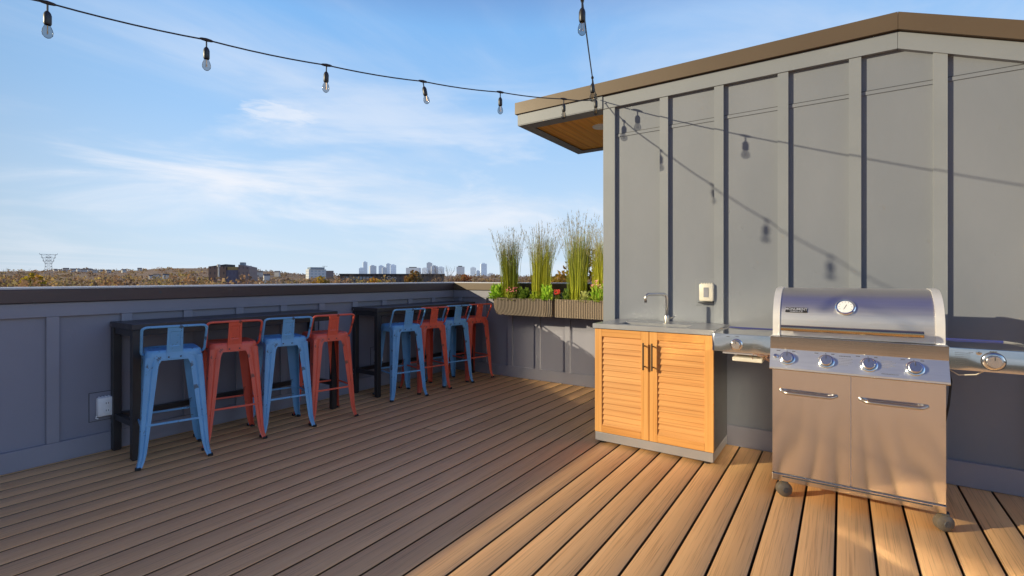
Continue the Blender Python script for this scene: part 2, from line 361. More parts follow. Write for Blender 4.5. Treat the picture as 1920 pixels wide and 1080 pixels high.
# one small separate puff of cloud above the left skyline
pd = at(520, z=1.0, py=212) - Vector((0, 0, CAMH)); pd.normalize(); sd = Vector((0, 0, 1)).cross(pd).normalized(); ud = pd.cross(sd)
def dotn(v_, k_, o_):
    d_ = N(t, 'ShaderNodeVectorMath', operation='DOT_PRODUCT'); L(tc.outputs['Generated'], d_.inputs[0]); d_.inputs[1].default_value = tuple(v_)
    q_ = N(t, 'ShaderNodeMath', operation='MULTIPLY'); q_.inputs[1].default_value = k_; L(d_.outputs['Value'], q_.inputs[0])
    p_ = N(t, 'ShaderNodeMath', operation='POWER'); p_.inputs[1].default_value = 2; ab = N(t, 'ShaderNodeMath', operation='ABSOLUTE'); L(q_.outputs[0], ab.inputs[0]); L(ab.outputs[0], p_.inputs[0]); return p_.outputs[0]
su = N(t, 'ShaderNodeMath', operation='ADD'); L(dotn(sd, 14, 0), su.inputs[0]); L(dotn(ud, 42, 0), su.inputs[1])
n5 = N(t, 'ShaderNodeTexNoise'); n5.inputs['Scale'].default_value = 16; n5.inputs['Detail'].default_value = 8; n5.inputs['Distortion'].default_value = .8; L(mp3.outputs[0], n5.inputs[0])
s5 = N(t, 'ShaderNodeMath', operation='MULTIPLY_ADD'); s5.inputs[1].default_value = 2.4; L(n5.outputs[0], s5.inputs[0]); L(su.outputs[0], s5.inputs[2])
r5 = N(t, 'ShaderNodeMapRange', interpolation_type='SMOOTHSTEP'); r5.inputs[1].default_value = 1.1; r5.inputs[2].default_value = 2.1; r5.inputs[3].default_value = .55; r5.inputs[4].default_value = 0; L(s5.outputs[0], r5.inputs[0])
fr_ = N(t, 'ShaderNodeMath', operation='GREATER_THAN'); fr_.inputs[1].default_value = .5; dd = N(t, 'ShaderNodeVectorMath', operation='DOT_PRODUCT'); L(tc.outputs['Generated'], dd.inputs[0]); dd.inputs[1].default_value = tuple(pd); L(dd.outputs['Value'], fr_.inputs[0])
f5 = N(t, 'ShaderNodeMath', operation='MULTIPLY'); L(r5.outputs[0], f5.inputs[0]); L(fr_.outputs[0], f5.inputs[1])
c5 = N(t, 'ShaderNodeMix', data_type='RGBA'); L(f5.outputs[0], c5.inputs[0]); L(c3.outputs[2], c5.inputs[6]); c5.inputs[7].default_value = (8.9, 9.2, 9.9, 1)
L(c5.outputs[2], bgd.inputs[0]); bgd.inputs[1].default_value = .10; L(bgd.outputs[0], out.inputs[0])
scene.view_settings.view_transform = 'Standard'; scene.view_settings.look = 'None'; scene.view_settings.exposure = 0
cy = scene.cycles; cy.use_denoising = True; cy.max_bounces = 7; cy.transparent_max_bounces = 16; cy.caustics_reflective = True; cy.blur_glossy = 0.0
cy.sample_clamp_indirect = 0; cy.use_guiding = True; cy.use_surface_guiding = True; cy.guiding_training_samples = 64

# ------------------------------------------------------------------ deck
D0 = -.024
dk = MB(); x = D0 - .15 * 30 + .003
while x < 5:
    x0 = max(x, -4.44); x1 = x + .1400
    if x1 > -4.42:
        ys = [-4.0]; y = -4.0 + random.uniform(1.2, 4.6)
        if abs(x - (-2.92)) < .075: ys.append(2.95)
        if abs(x - (-1.27)) < .075: ys.append(-1.2)
        
        ys.append(5.16)
        for a, b_ in zip(ys[:-1], ys[1:]):
            dk.cur = (random.random(), random.random(), random.random(), 1)
            dk.box((x0, a + .002, -.026), (x1, b_ - .002, 0), .003)
    x += .15
tag(dk.build('deck', M['deck'], smooth='auto', col=True), kind='structure')
ub = MB(); ub.box((-4.6, -4.0, -.30), (5, 5.2, -.03)); tag(ub.build('deck_subfloor', M['gapm']), kind='structure')

# ------------------------------------------------------------------ parapets
PX = -4.42; PY = 5.12
t_ = empty('parapet_wall', (PX, 1, 0), 'long blue-gray panelled parapet wall in shade behind the bar stools', 'parapet wall')
def P(mb, name, mat, par, **k):
    o = mb.build(name, mat, par, **k)
    o.matrix_parent_inverse = par.matrix_basis.inverted() if par.parent is None else (par.parent.matrix_basis).inverted()
    return o
def part(mb, name, mat, par, **k):
    """mesh given in world coordinates, hung below thing or part"""
    o = mb.build(name, mat, par, **k)
    root = par
    while root.parent: root = root.parent
    if par is root:
        o.matrix_parent_inverse = Matrix.Translation(-root.location) if root.type == 'EMPTY' and not any(root.rotation_euler) else (Matrix.LocRotScale(root.location, root.rotation_euler, None)).inverted()
    return o
m = MB(); m.box((-4.72, -4.0, -.3), (PX, 5.12, 1.08)); part(m, 'wall_panel', M['par'], t_)
m = MB(); m.box((PX + .0, -4.0, .985), (PX + .025, PY - .027, 1.078), .002); part(m, 'top_rail', M['ptrim'], t_)
m = MB(); m.box((PX + .0, -4.0, .002), (PX + .026, PY - .028, .135), .002); part(m, 'baseboard', M['ptrim'], t_)
m = MB(); m.box((-4.80, -4.0, 1.082), (PX + .045, PY + .42, 1.170), .004); cp = part(m, 'cap', M['capm'], t_)
m = MB(); m.box((-4.79, -4.0, 1.171), (PX + .040, PY + .41, 1.183), .003); part(m, 'cap_top', M['captop'], t_)
for y in (-2.6, -1.5, -.4, .62, 1.62, 2.62, 3.62, 4.62):
    m = MB(); m.lathe([(0, 0), (.009, 0), (.0095, -.002)], 10, Matrix.Translation((PX + .0455, y, 1.135)) @ Matrix.Rotation(R(90), 4, 'Y')); part(m, 'screw_plug', M['dark'], t_)
for y in (-.9, 2.13):
    m = MB(); m.box((PX + .0452, y, 1.083), (PX + .0462, y + .003, 1.169)); part(m, 'cap_joint', M['dark'], t_)
k = -12
while k < 10:
    y = 1.003 + .411 * k
    if y > -3.9:
        m = MB(); m.box((PX, y - .033, .136), (PX + .023, y + .033, .984), .002); part(m, 'batten', M['ptrim'], t_)
    k += 1
t2 = empty('parapet_wall', (-3, PY, 0), 'short gray panelled parapet wall below the ribbed planters, partly sunlit', 'parapet wall')
m = MB(); m.box((PX - .002, PY, -.3), (-1.5, PY + .30, 1.08)); part(m, 'wall_panel', M['par'], t2)
m = MB(); m.box((PX + .001, PY - .025, .985), (-1.70, PY, 1.078), .002); part(m, 'top_rail', M['ptrim'], t2)
m = MB(); m.box((PX + .001, PY - .026, .002), (-1.70, PY, .135), .002); part(m, 'baseboard', M['ptrim'], t2)
m = MB(); m.box((PX + .046, PY - .045, 1.083), (-1.74, PY + .38, 1.169), .004); part(m, 'cap', M['fascia'], t2)
m = MB(); m.box((PX + .041, PY - .036, 1.172), (-1.74, PY + .37, 1.1825), .002); part(m, 'cap_top', M['captop'], t2)
for k in range(-2, 5):
    x = -3.47 + .405 * k
    if PX + .05 < x < -1.75:
        m = MB(); m.box((x - .033, PY - .023, .136), (x + .033, PY, .984), .002); part(m, 'batten', M['ptrim'], t2)

# ------------------------------------------------------------------ stair house
SX, SY = -1.70, 3.95; PK = .289; SL = .39; XE = 4.4; YB = 5.2
t3 = empty('stair_house', (0, SY, 0), 'gray board and batten rooftop stair house with brown metal roof edge', 'rooftop house')
def top(x, h): return h if x <= PK else h - SL * (x - PK)
m = MB(); m.prism([(SX, -.2), (XE, -.2), (XE, top(XE, 2.80)), (PK, 2.80), (SX, 2.80)], SY, YB); part(m, 'wall', M['wall'], t3)
YT = SY - .029
def band(y0, y1, h0, h1, xs, xe, name, mat):
    m = MB(); m.prism([(xs, h0), (PK - .001, h0), (PK - .001, h1), (xs, h1)], y0, y1)
    o1 = part(m, name, mat, t3)
    m = MB(); m.prism([(PK + .001, h0), (xe, top(xe, h0)), (xe, top(xe, h1)), (PK + .001, h1)], y0, y1)
    return o1, part(m, name, mat, t3)
band(SY - .036, SY - .0005, 2.692, 2.797, SX + .002, XE, 'header_trim', M['trim'])
band(SY - .062, YB + .04, 2.804, 2.912, -2.59, XE + .05, 'roof_edge', M['fascia'])
band(SY - .030, SY - .002, 2.7975, 2.8035, SX, XE, 'roof_edge_shadow', M['black'])  # black strip standing in for the shadow line under the roof edge
for i, x in enumerate([-1.182, -.7695, -.346, .0696, .495, .92, 1.34, 1.76, 2.18, 2.6, 3.02, 3.44, 3.86]):
    m = MB(); wv = .033
    m.prism([(x - wv, .151), (x + wv, .151), (x + wv, top(x + wv, 2.6915)), (PK if x - wv < PK < x + wv else x, top(x, 2.6915)), (x - wv, top(x - wv, 2.6915))], YT, SY - .0003)
    part(m, 'batten', M['trim'], t3)
m = MB(); m.box((SX - .001, YT, .151), (SX + .105, SY - .0003, 2.6915), .002); part(m, 'corner_trim', M['trim'], t3)
m = MB(); m.box((SX - .001, SY - .022, .002), (XE, SY - .0004, .150), .002); part(m, 'baseboard', M['ptrim'], t3)
# sheet joint (metal flashing line) broken by the battens
m = MB(); m.box((SX + .106, SY - .004, 2.463), (XE, SY - .0002, 2.468)); part(m, 'joint_strip', M['dark'], t3)
m = MB(); m.box((SX + .106, SY - .006, 2.440), (XE, SY - .0002, 2.4625)); part(m, 'flashing', M['wall'], t3)
# canopy
m = MB(); m.box((-2.57, SY - .045, 2.700), (SX - .002, SY - .012, 2.803), .002); part(m, 'canopy_fascia', M['trim'], t3)
m = MB(); m.box((-2.57, SY - .0115, 2.700), (-2.54, YB, 2.803)); part(m, 'canopy_fascia', M['trim'], t3)
m = MB(); m.box((-2.539, YB - .03, 2.700), (SX - .002, YB, 2.803)); part(m, 'canopy_fascia', M['trim'], t3)
sf = MB()
sf.box((-2.568, SY - .043, 2.694), (SX - .003, SY + .10, 2.699)); sf.box((-2.568, SY + .1005, 2.694), (-2.46, YB - .11, 2.699))
sf.box((-2.568, YB - .1095, 2.694), (SX - .003, YB - .002, 2.699)); part(sf, 'soffit_trim', M['trim'], t3)
sf = MB(); x = -2.47
while x < SX - .01:
    sf.cur = (random.random(), random.random(), random.random(), 1)
    sf.box((x, SY + .06, 2.708), (min(x + .134, SX - .003), YB - .06, 2.722), .003); x += .137
part(sf, 'soffit_planks', M['soffit'], t3, col=True)
dl = MB(); dl.lathe([(.0, -.012), (.062, -.012), (.078, -.009), (.084, -.001), (.084, .004)], 32, Matrix.Translation(at(1105, z=1).normalized() * 0 + Vector((-1.93, 4.40, 2.707))))
part(dl, 'downlight', M['glow'], t3, smooth='auto')
# glazed door on the stair side, ajar: throws the reflected wedge of sun on the deck
dr = bpy.data.objects.new('door', None); COL.objects.link(dr); dr.parent = t3
dr.matrix_parent_inverse = Matrix.Translation(-t3.location)
dr.location = (SX - .012, 4.02, 0); dr.rotation_euler = (0, 0, R(5.5))
def dpart(lo, hi, name, mat):
    m = MB(); m.box(lo, hi); return m.build(name, mat, dr)
dpart((-.03, 0, .03), (-.005, .10, 2.05), 'stile', M['black']); dpart((-.03, .80, .03), (-.005, .90, 2.05), 'stile', M['black'])
dpart((-.03, .101, .03), (-.005, .799, .12), 'rail', M['black']); dpart((-.03, .101, 1.95), (-.005, .799, 2.05), 'rail', M['black'])
dpart((-.022, .101, .121), (-.012, .799, 1.949), 'pane', M['doorglass'])

# ------------------------------------------------------------------ outlets
def outlet(loc, rz, label, plate, cov, gk='dark'):
    o = empty('outlet_cover', loc, label, 'outlet cover', None, rz)
    m = MB(); m.box((-.085, -.006, -.10), (.085, 0, .10), .002); m.build('mounting_plate', plate, o)
    m = MB(); m.box((-.089, -.0025, -.104), (.089, -.0002, .104)); m.build('plate_shade_line', M[gk], o)  # slab drawing the shading line round the plate, paler on the sunlit one
    m = MB(); m.box((-.052, -.055, -.068), (.052, -.0065, .068), .012)
    for i in range(5): m.box((-.036 + .018 * i - .004, -.040, .066), (-.036 + .018 * i + .004, -.015, .073), .001)
    c = m.build('cover', cov, o, smooth='auto')
    return o, c
o, c = outlet((-.855, SY, 1.135), 0, 'cream weatherproof outlet cover on the sunlit wall above the sink', M['wall'], M['cream'], 'trim')
m = MB(); m.box((-.018, -.058, -.036), (.018, -.0555, .038), .001); m.build('window_flap', M['pane'], c)
m = MB(); m.box((-.062, -.045, -.082), (.050, -.007, -.076), .001); m.build('hinge_lip', M['dark'], o)
y1 = at(198, z=3.62); yl = 1.17
o, c = outlet((PX, 1.285, .325), R(90), 'white outdoor outlet cover on the parapet left of the first bar table', M['par'], M['white'])
for dz in (-.026, .026):
    m = MB(); m.lathe([(0, 0), (.017, 0), (.019, .003)], 16, Matrix.Translation((0, -.0585, dz)) @ Matrix.Rotation(R(90), 4, 'X')); 
    s_ = m.build('socket', M['white'], c, smooth='auto')
    m = MB(); m.box((-.008, -.0625, dz - .006), (-.005, -.0605, dz + .006)); m.box((.005, -.0625, dz - .006), (.008, -.0605, dz + .006)); m.build('slot', M['dark'], c)
m = MB(); m.tube([(-.052, -.03, -.06), (-.058, -.035, -.075), (-.045, -.04, -.08)], .004, 6); m.build('cord', M['white'], o)
o, c = outlet((PX, 3.78, .355), R(90), 'white outlet cover low on the parapet under the second bar table', M['par'], M['white'])

# ------------------------------------------------------------------ bar tables
def bar_table(y0, y1, label):
    o = empty('bar_table', ((-4.39 - 4.0) / 2, (y0 + y1) / 2, 0), label, 'bar table', 'narrow black bar tables along the parapet')
    xa, xb = -4.398, -3.985
    m = MB(); m.box((xa, y0, .890), (xb, y1, .930), .004); part(m, 'tabletop', M['tabletop'], o)
    for x in (xa + .006, xb - .056):
        for y in (y0 + .004, y1 - .054):
            m = MB(); m.box((x, y, 0.006), (x + .05, y + .05, .889), .003); lg = part(m, 'leg', M['black'], o)
            m = MB(); m.box((x + .004, y + .004, 0), (x + .046, y + .046, .0055)); m.build('foot_pad', M['rubber'], lg).matrix_parent_inverse = Matrix()
    for y in (y0 + .012, y1 - .046):
        m = MB(); m.box((xa + .057, y, .225), (xb - .057, y + .034, .265), .002); part(m, 'side_brace', M['black'], o)
        m = MB(); m.box((xa + .057, y, .845), (xb - .057, y + .034, .889), .002); part(m, 'end_apron', M['black'], o)
    m = MB(); m.box((xa + .010, y0 + .055, .225), (xa + .044, y1 - .055, .265), .002); part(m, 'stretcher', M['black'], o)
    for x in (xb - .050, xa + .010):
        m = MB(); m.box((x, y0 + .055, .845), (x + .034, y1 - .055, .889), .002); part(m, 'long_apron', M['black'], o)
    for z in (.905, .255, .212):
        m = MB(); m.lathe([(0, 0), (.006, 0), (.006, .004)], 8, Matrix.Translation((xa + .03, y0 + .003, z)) @ Matrix.Rotation(R(90), 4, 'X')); part(m, 'bolt', M['chrome'], o)
    return o
bar_table(1.31, 2.94, 'narrow black bar table with first four stools, nearer the camera')
bar_table(3.42, 5.05, 'narrow black bar table in the corner below the planters, farther away')

# ------------------------------------------------------------------ bar stools
def make_stool(col, label):
    o = empty('bar_stool', (0, 0, 0), label, 'bar stool')
    mt = M[col]
    # seat pan: rounded square lofted rings
    def ring(h, z, r, n=6):
        pts = []
        for cx, cy_, a0 in ((h - r, h - r, 0), (-(h - r), h - r, 90), (-(h - r), -(h - r), 180), (h - r, -(h - r), 270)):
            for k in range(n + 1):
                a = R(a0 + 90 * k / n); pts.append((cx + r * math.cos(a), cy_ + r * math.sin(a), z))
        return pts
    rings = [ring(.163, .690, .045), ring(.161, .728, .045), ring(.158, .748, .044), ring(.150, .7575, .04), ring(.138, .759, .035), ring(.128, .753, .03), ring(.06, .7515, .02)]
    m = MB(); vs = [p for r_ in rings for p in r_]; n = len(rings[0]); fs = []
    for i in range(len(rings) - 1):
        for k in range(n): fs.append((i * n + k, i * n + (k + 1) % n, (i + 1) * n + (k + 1) % n, (i + 1) * n + k))
    fs.append(tuple((len(rings) - 1) * n + k for k in range(n)))
    inner = ring(.159, .690, .042); b0 = len(vs); vs += inner; vs += ring(.155, .735, .042)
    for k in range(n):
        fs.append((k, b0 + k, b0 + (k + 1) % n, (k + 1) % n)); fs.append((b0 + k, b0 + n + k, b0 + n + (k + 1) % n, b0 + (k + 1) % n))
    m.add(vs, fs); m.build('seat', mt, o, smooth='auto')
    # legs: folded L section, wide at the top, groove pressed down each flange
    lv = [(.716, .162, .118), (.690, .1645, .088), (.655, .167, .077), (.50, .176, .068), (.30, .187, .056), (.10, .197, .042), (.05, .203, .036), (.012, .212, .031)]
    for sx in (-1, 1):
        for sy in (-1, 1):
            m = MB(); vs = []; fs = []
            for z, c, wd in lv:
                rr = .012
                def fl(a):  # distance a from the corner along flange, (along, depth)
                    return a
                prof = [(wd, 0), (wd * .62, 0), (wd * .55, .004), (wd * .48, 0), (rr, 0), (rr * .3, rr * .3), (0, rr), (0, wd * .48), (.004, wd * .55), (0, wd * .62), (0, wd)]
                th = .004
                back = [(th, wd), (th, wd * .5), (th + .002, rr + th), (rr + th, th + .002), (wd * .5, th), (wd, th)]
                for a, b_ in prof + back: vs.append((sx * (c - a), sy * (c - b_), z))
            n = 17
            for i in range(len(lv) - 1):
                for k in range(n): fs.append((i * n + k, i * n + (k + 1) % n, (i + 1) * n + (k + 1) % n, (i + 1) * n + k))
            fs.append(tuple(range(n))); fs.append(tuple((len(lv) - 1) * n + k for k in range(n)))
            m.add(vs, fs); lg = m.build('leg', mt, o, smooth='auto')
            m = MB(); q = .202
            m.box((sx * q - .016, sy * q - .016, 0), (sx * q + .016, sy * q + .016, .018), .004); m.build('rubber_foot', M['rubber'], lg)
    q = .185; zb = .275
    for sx in (-1, 1):
        m = MB(); m.box((sx * q - .004, -q + .006, zb - .007), (sx * q + .004, q - .006, zb + .007), .0015); m.build('stretcher', mt, o)
        m = MB(); m.box((-q + .006, sx * q - .004, zb - .007), (q - .006, sx * q + .004, zb + .007), .0015); m.build('stretcher', mt, o)
    # back tube
    pts = []
    def bez(p0, p1, p2, n=5):
        return [tuple((1 - t) ** 2 * a + 2 * t * (1 - t) * b_ + t * t * c_ for a, b_, c_ in zip(p0, p1, p2)) for t in [i / n for i in range(n + 1)]]
    W = .180
    pts += bez((.085, -.164, .728), (.105, -W + .002, .732), (.122, -W, .757))
    pts += bez((.196, -W - .002, .895), (.208, -W - .002, .920), (.208, -W + .032, .921))
    pts += bez((.208, W - .032, .921), (.208, W + .002, .920), (.196, W + .002, .895))
    pts += bez((.122, W, .757), (.105, W - .002, .732), (.085, .164, .728))
    m = MB(); m.tube(pts, .0085, 8); m.build('back_frame', mt, o, smooth=True)
    # back plate with pressed panel, following the lean
    m = MB()
    def pl(u, v, d): # v 0..1 up
        z = .700 + .222 * v; x = .164 + max(0, v - .22) * .055 + d
        if v < .2: x = .164 + d
        return (x, u, z)
    ys = [-.048, -.030, -.026, .026, .030, .046]; zs = [0, .2, .38, .41, .82, .85, 1.0]
    ys = [-.048, -.032, -.028, .028, .032, .048]
    vs = []; fs = []
    for side in (0, 1):
        for v in zs:
            for u in ys:
                ins = (-.028 <= u <= .028) and (.41 <= v <= .82)
                d = .004 + (-.004 if ins else 0) if side == 0 else .0
                vs.append(pl(u * (1 - .10 * v), v, d if side == 0 else -.003))
    nu = len(ys); nz = len(zs)
    for side in (0, 1):
        b0 = side * nu * nz
        for i in range(nz - 1):
            for k in range(nu - 1): fs.append((b0 + i * nu + k, b0 + i * nu + k + 1, b0 + (i + 1) * nu + k + 1, b0 + (i + 1) * nu + k))
    off = nu * nz
    for k in range(nu - 1):
        fs.append((k, k + 1, off + k + 1, off + k)); j = (nz - 1) * nu + k; fs.append((j, j + 1, off + j + 1, off + j))
    for i in range(nz - 1):
        for k in (0, nu - 1):
            j = i * nu + k; fs.append((j, j + nu, off + j + nu, off + j))
    m.add(vs, fs); bp_ = m.build('back_plate', mt, o)
    for sy in (-1, 1):
        m = MB(); m.lathe([(0, 0), (.006, 0), (.005, .004), (0.001, .005)], 10, Matrix.Translation((.167, sy * .034, .712)) @ Matrix.Rotation(R(90), 4, 'Y')); m.build('rivet', M['dark'], bp_, smooth='auto')
    return o
protos = {}
spots = [(-3.920, 1.520, -15, 'blue', 'blue distressed metal bar stool nearest the camera, first in the row'),
         (-3.965, 1.940, -16, 'red', 'red metal bar stool second from the left, between two blue ones at the near table'),
         (-3.910, 2.330, -15, 'blue', 'blue metal bar stool third from the left, between two red ones at the near table'),
         (-3.870, 2.720, -13, 'red', 'red metal bar stool at the right end of the near bar table'),
         (-3.885, 3.645, -16, 'blue', 'blue metal bar stool at the left end of the far bar table'),
         (-3.890, 4.020, -14, 'red', 'red metal bar stool second at the far table, between two blue ones'),
         (-3.885, 4.420, -15, 'blue', 'blue metal bar stool third at the far table, partly behind red legs'),
         (-3.865, 4.790, -13, 'red', 'orange-red metal bar stool in the corner, last in the row')]
for x, y, rz, c, lab in spots:
    if c not in protos: o = make_stool(c, lab); protos[c] = o
    else: o = copy_tree(protos[c])
    o.location = (x, y, 0); o.rotation_euler = (0, 0, R(rz)); tag(o, lab, 'bar stool', 'metal bar stools along the parapet')

# ------------------------------------------------------------------ sink cabinet
CX0, CX1, CY0, CY1 = -1.553, -.705, 3.425, 3.905
t4 = empty('sink_cabinet', ((CX0 + CX1) / 2, (CY0 + CY1) / 2, 0), 'outdoor sink cabinet with two louvered teak doors and gray steel top', 'cabinet')
m = MB(); m.box((CX0 + .004, CY0 + .024, .085), (CX1 - .004, CY1, .866), .002); part(m, 'carcass', M['cabside'], t4)
m = MB(); m.box((CX0 + .002, CY0 + .004, .022), (CX1 - .002, CY1 - .004, .084), .002); part(m, 'kick_plate', M['kick'], t4)
# counter with recessed basin (frame of four slabs + basin)
bx0, bx1, by0, by1 = -1.40, -.90, 3.49, 3.665
m = MB(); z0, z1 = .868, .902; X0, X1, Y0, Y1 = CX0 - .012, CX1 + .012, CY0 - .014, CY1 + .01
ov = [(X0, Y0), (X1, Y0), (X1, Y1), (X0, Y1)]; iv = [(bx0, by0), (bx1, by0), (bx1, by1), (bx0, by1)]
vs = [(a, b_, z1) for a, b_ in ov] + [(a, b_, z1) for a, b_ in iv] + [(a, b_, z0) for a, b_ in ov] + [(a, b_, .76) for a, b_ in iv]
fs = [(i, (i + 1) % 4, (i + 1) % 4 + 4, i + 4) for i in range(4)] + [(i, (i + 1) % 4, (i + 1) % 4 + 8, i + 8) for i in range(4)] + [(i + 4, (i + 1) % 4 + 4, (i + 1) % 4 + 12, i + 12) for i in range(4)] + [(12, 13, 14, 15)]
m.add(vs, fs); ct = part(m, 'countertop', M['counter'], t4, fixn=True)
m = MB(); m.lathe([(0, 0), (.022, 0), (.026, .003)], 16, Matrix.Translation(((bx0 + bx1) / 2, (by0 + by1) / 2, .762))); d_ = m.build('drain', M['dark'], ct)
mid = (CX0 + CX1) / 2 - .008
for i, (a, b_) in enumerate(((CX0, mid - .002), (mid + .002, CX1))):
    dr = bpy.data.objects.new('door', None); COL.objects.link(dr); dr.parent = t4
    dr.matrix_parent_inverse = Matrix.Translation(-t4.location)
    z0, z1 = .088, .863; y0, y1 = CY0, CY0 + .022; fw = .056
    m = MB()
    m.box((a, y0, z0), (a + fw, y1, z1), .002); m.build('stile', M['teakv'], dr); m = MB(); m.box((b_ - fw, y0, z0), (b_, y1, z1), .002); m.build('stile', M['teakv'], dr)
    m = MB(); m.cur = (random.random(), .3, .6, 1); m.box((a + fw + .0005, y0 + .0005, z1 - fw), (b_ - fw - .0005, y1, z1), .002); m.build('rail', M['teak'], dr, col=True); m = MB(); m.cur = (random.random(), .9, .1, 1); m.box((a + fw + .0005, y0 + .0005, z0), (b_ - fw - .0005, y1, z0 + fw), .002); m.build('rail', M['teak'], dr, col=True)
    m = MB(); nl = 16; hh = (z1 - z0 - 2 * fw) / nl
    for k in range(nl):
        zc = z0 + fw + hh * (k + .5)
        m.cur = (random.random(), random.random(), random.random(), 1)
        m.box((a + fw - .001, -.003, -hh * .60), (b_ - fw + .001, .003, hh * .60), .0012, Matrix.Translation((0, CY0 + .013, zc)) @ Matrix.Rotation(R(-13), 4, 'X'))
    lv_ = m.build('louvers', M['teak'], dr, col=True)
    hx = (b_ - .030) if i == 0 else (a + .028)
    m = MB(); m.box((hx - .006, CY0 - .036, .592), (hx + .006, CY0 - .027, .785), .002)
    for z in (.615, .762): m.box((hx - .004, CY0 - .0275, z - .004), (hx + .004, CY0 - .0002, z + .004))
    m.build('handle', M['bronze'], dr)
for x in (CX0 + .05, CX1 - .05):
    for y in (CY0 + .05, CY1 - .05):
        m = MB(); m.lathe([(.012, .022), (.012, .010), (.022, .008), (.022, 0)], 14, Matrix.Translation((x, y, 0))); part(m, 'leveling_foot', M['black'], t4)
# faucet
FX, FY = -1.097, 3.714
fa = empty('faucet', (FX, FY, .902), 'brushed nickel gooseneck faucet standing on the steel sink top', 'faucet', None, R(43.8))
m = MB(); m.lathe([(0, 0), (.024, 0), (.024, .004), (.0185, .006), (.0185, .058), (.016, .062), (0, .062)], 20); m.build('base', M['nickel'], fa, smooth='auto')
sp = [(0, 0, .05), (0, 0, .12), (0, 0, .188)]
for k in range(1, 7):
    a = R(90 * k / 6); sp.append((-.034 * (1 - math.cos(a)), 0, .188 + .034 * math.sin(a)))
sp.append((-.138, 0, .222))
for k in range(1, 7):
    a = R(90 * k / 6); sp.append((-.138 - .032 * math.sin(a), 0, .222 - .032 * (1 - math.cos(a))))
sp.append((-.170, 0, .160))
m = MB(); m.tube(sp, .0105, 14); m.build('spout', M['nickel'], fa, smooth=True)
m = MB(); m.tube([(.015, .004, .035), (.045, .014, .040), (.075, .02, .050)], [.008, .006, .005], 10); m.build('lever', M['nickel'], fa, smooth='auto')

# ------------------------------------------------------------------ grill
GX0, GX1, GY0, GY1 = -.332, .420, 3.165, 3.68
gx = (GX0 + GX1) / 2
g = empty('gas_grill', (gx, 3.4, 0), 'stainless steel four burner gas grill cart with closed lid', 'grill')
m = MB(); m.box((GX0 + .006, GY0 + .022, .135), (GX1 - .006, GY1, .735), .002); part(m, 'cart_body', M['panelsteel'], g)
m = MB(); m.box((GX0 - .002, GY0 - .003, .094), (GX1 + .002, GY1 + .002, .133), .003); part(m, 'bottom_rail', M['steel'], g)
m = MB(); m.box((GX0 + .05, GY0 - .0055, .118), (GX1 - .05, GY0 - .0032, .124)); part(m, 'rail_slot', M['dark'], g)
gm = .038
def door_panel(a, b_):
    # very slightly bowed sheet so reflections run in soft waves
    m = MB(); nx, nz = 14, 14; vs = []; fs = []
    z0, z1 = .139, .733
    for j in range(nz + 1):
        for i in range(nx + 1):
            u = i / nx; v = j / nz
            d = -.0012 * math.sin(math.pi * u) * math.sin(math.pi * v) - .0004 * math.sin(7 * u + a * 5) * math.sin(math.pi * v)
            vs.append((a + (b_ - a) * u, GY0 + d, z0 + (z1 - z0) * v))
    for j in range(nz):
        for i in range(nx): fs.append((j * (nx + 1) + i, j * (nx + 1) + i + 1, (j + 1) * (nx + 1) + i + 1, (j + 1) * (nx + 1) + i))
    m.add(vs, fs)
    m.box((a, GY0 + .003, z0), (b_, GY0 + .021, z1))
    # side returns joining sheet and core
    m.add([(a, GY0, z0), (a, GY0 + .003, z0), (a, GY0 + .003, z1), (a, GY0, z1)], [(0, 1, 2, 3)])
    m.add([(b_, GY0, z0), (b_, GY0 + .003, z0), (b_, GY0 + .003, z1), (b_, GY0, z1)], [(0, 1, 2, 3)])
    return m
for a, b_, h0, h1 in ((GX0, gm - .002, -.290, -.026), (gm + .002, GX1, .078, .350)):
    d_ = part(door_panel(a, b_), 'door', M['doorsteel'], g, smooth='auto', fixn=False)
    pts = []
    for k in range(25):
        u = k / 24; x = h0 + (h1 - h0) * u
        e_ = min(1, math.sin(math.pi * u) * 3.2)
        pts.append((x, GY0 - .001 - .034 * e_, .603 + .006 * (1 - e_)))
    m = MB(); m.tube(pts, .0095, 12); h_ = m.build('handle', M['nickel'], d_, smooth=True)
# control panel
m = MB(); prof = [(3.150, .915), (3.146, .846), (3.098, .748), (3.098, .738), (3.164, .738), (3.20, .915)]
m.prism(prof, GX0 - .008, GX1 + .008, 'X'); cpn = part(m, 'control_panel', M['panelsteel'], g)
m = MB(); m.box((GX0 - .009, 3.096, .7345), (GX1 + .009, 3.150, .7395), .001); part(m, 'panel_lip', M['goldrefl'], g)
m = MB(); m.box((GX0 - .0085, 3.1445, .846), (GX1 + .0085, 3.149, .915), .0008); part(m, 'upper_panel', M['steel'], g)
sl = Vector((0, -.048, -.098)).normalized(); nrm = Vector((0, -.098, .048)).normalized()
def on_panel(x, f):  # f 0 top .. 1 bottom of the slope
    p = Vector((x, 3.146, .846)) + Vector((0, -.048, -.098)) * f
    return p
def frame_at(p, nrm, up=Vector((0, 0, 1))):
    z = nrm.normalized(); x = up.cross(z).normalized(); y = z.cross(x)
    return Matrix.Translation(p) @ Matrix((x, y, z)).transposed().to_4x4()
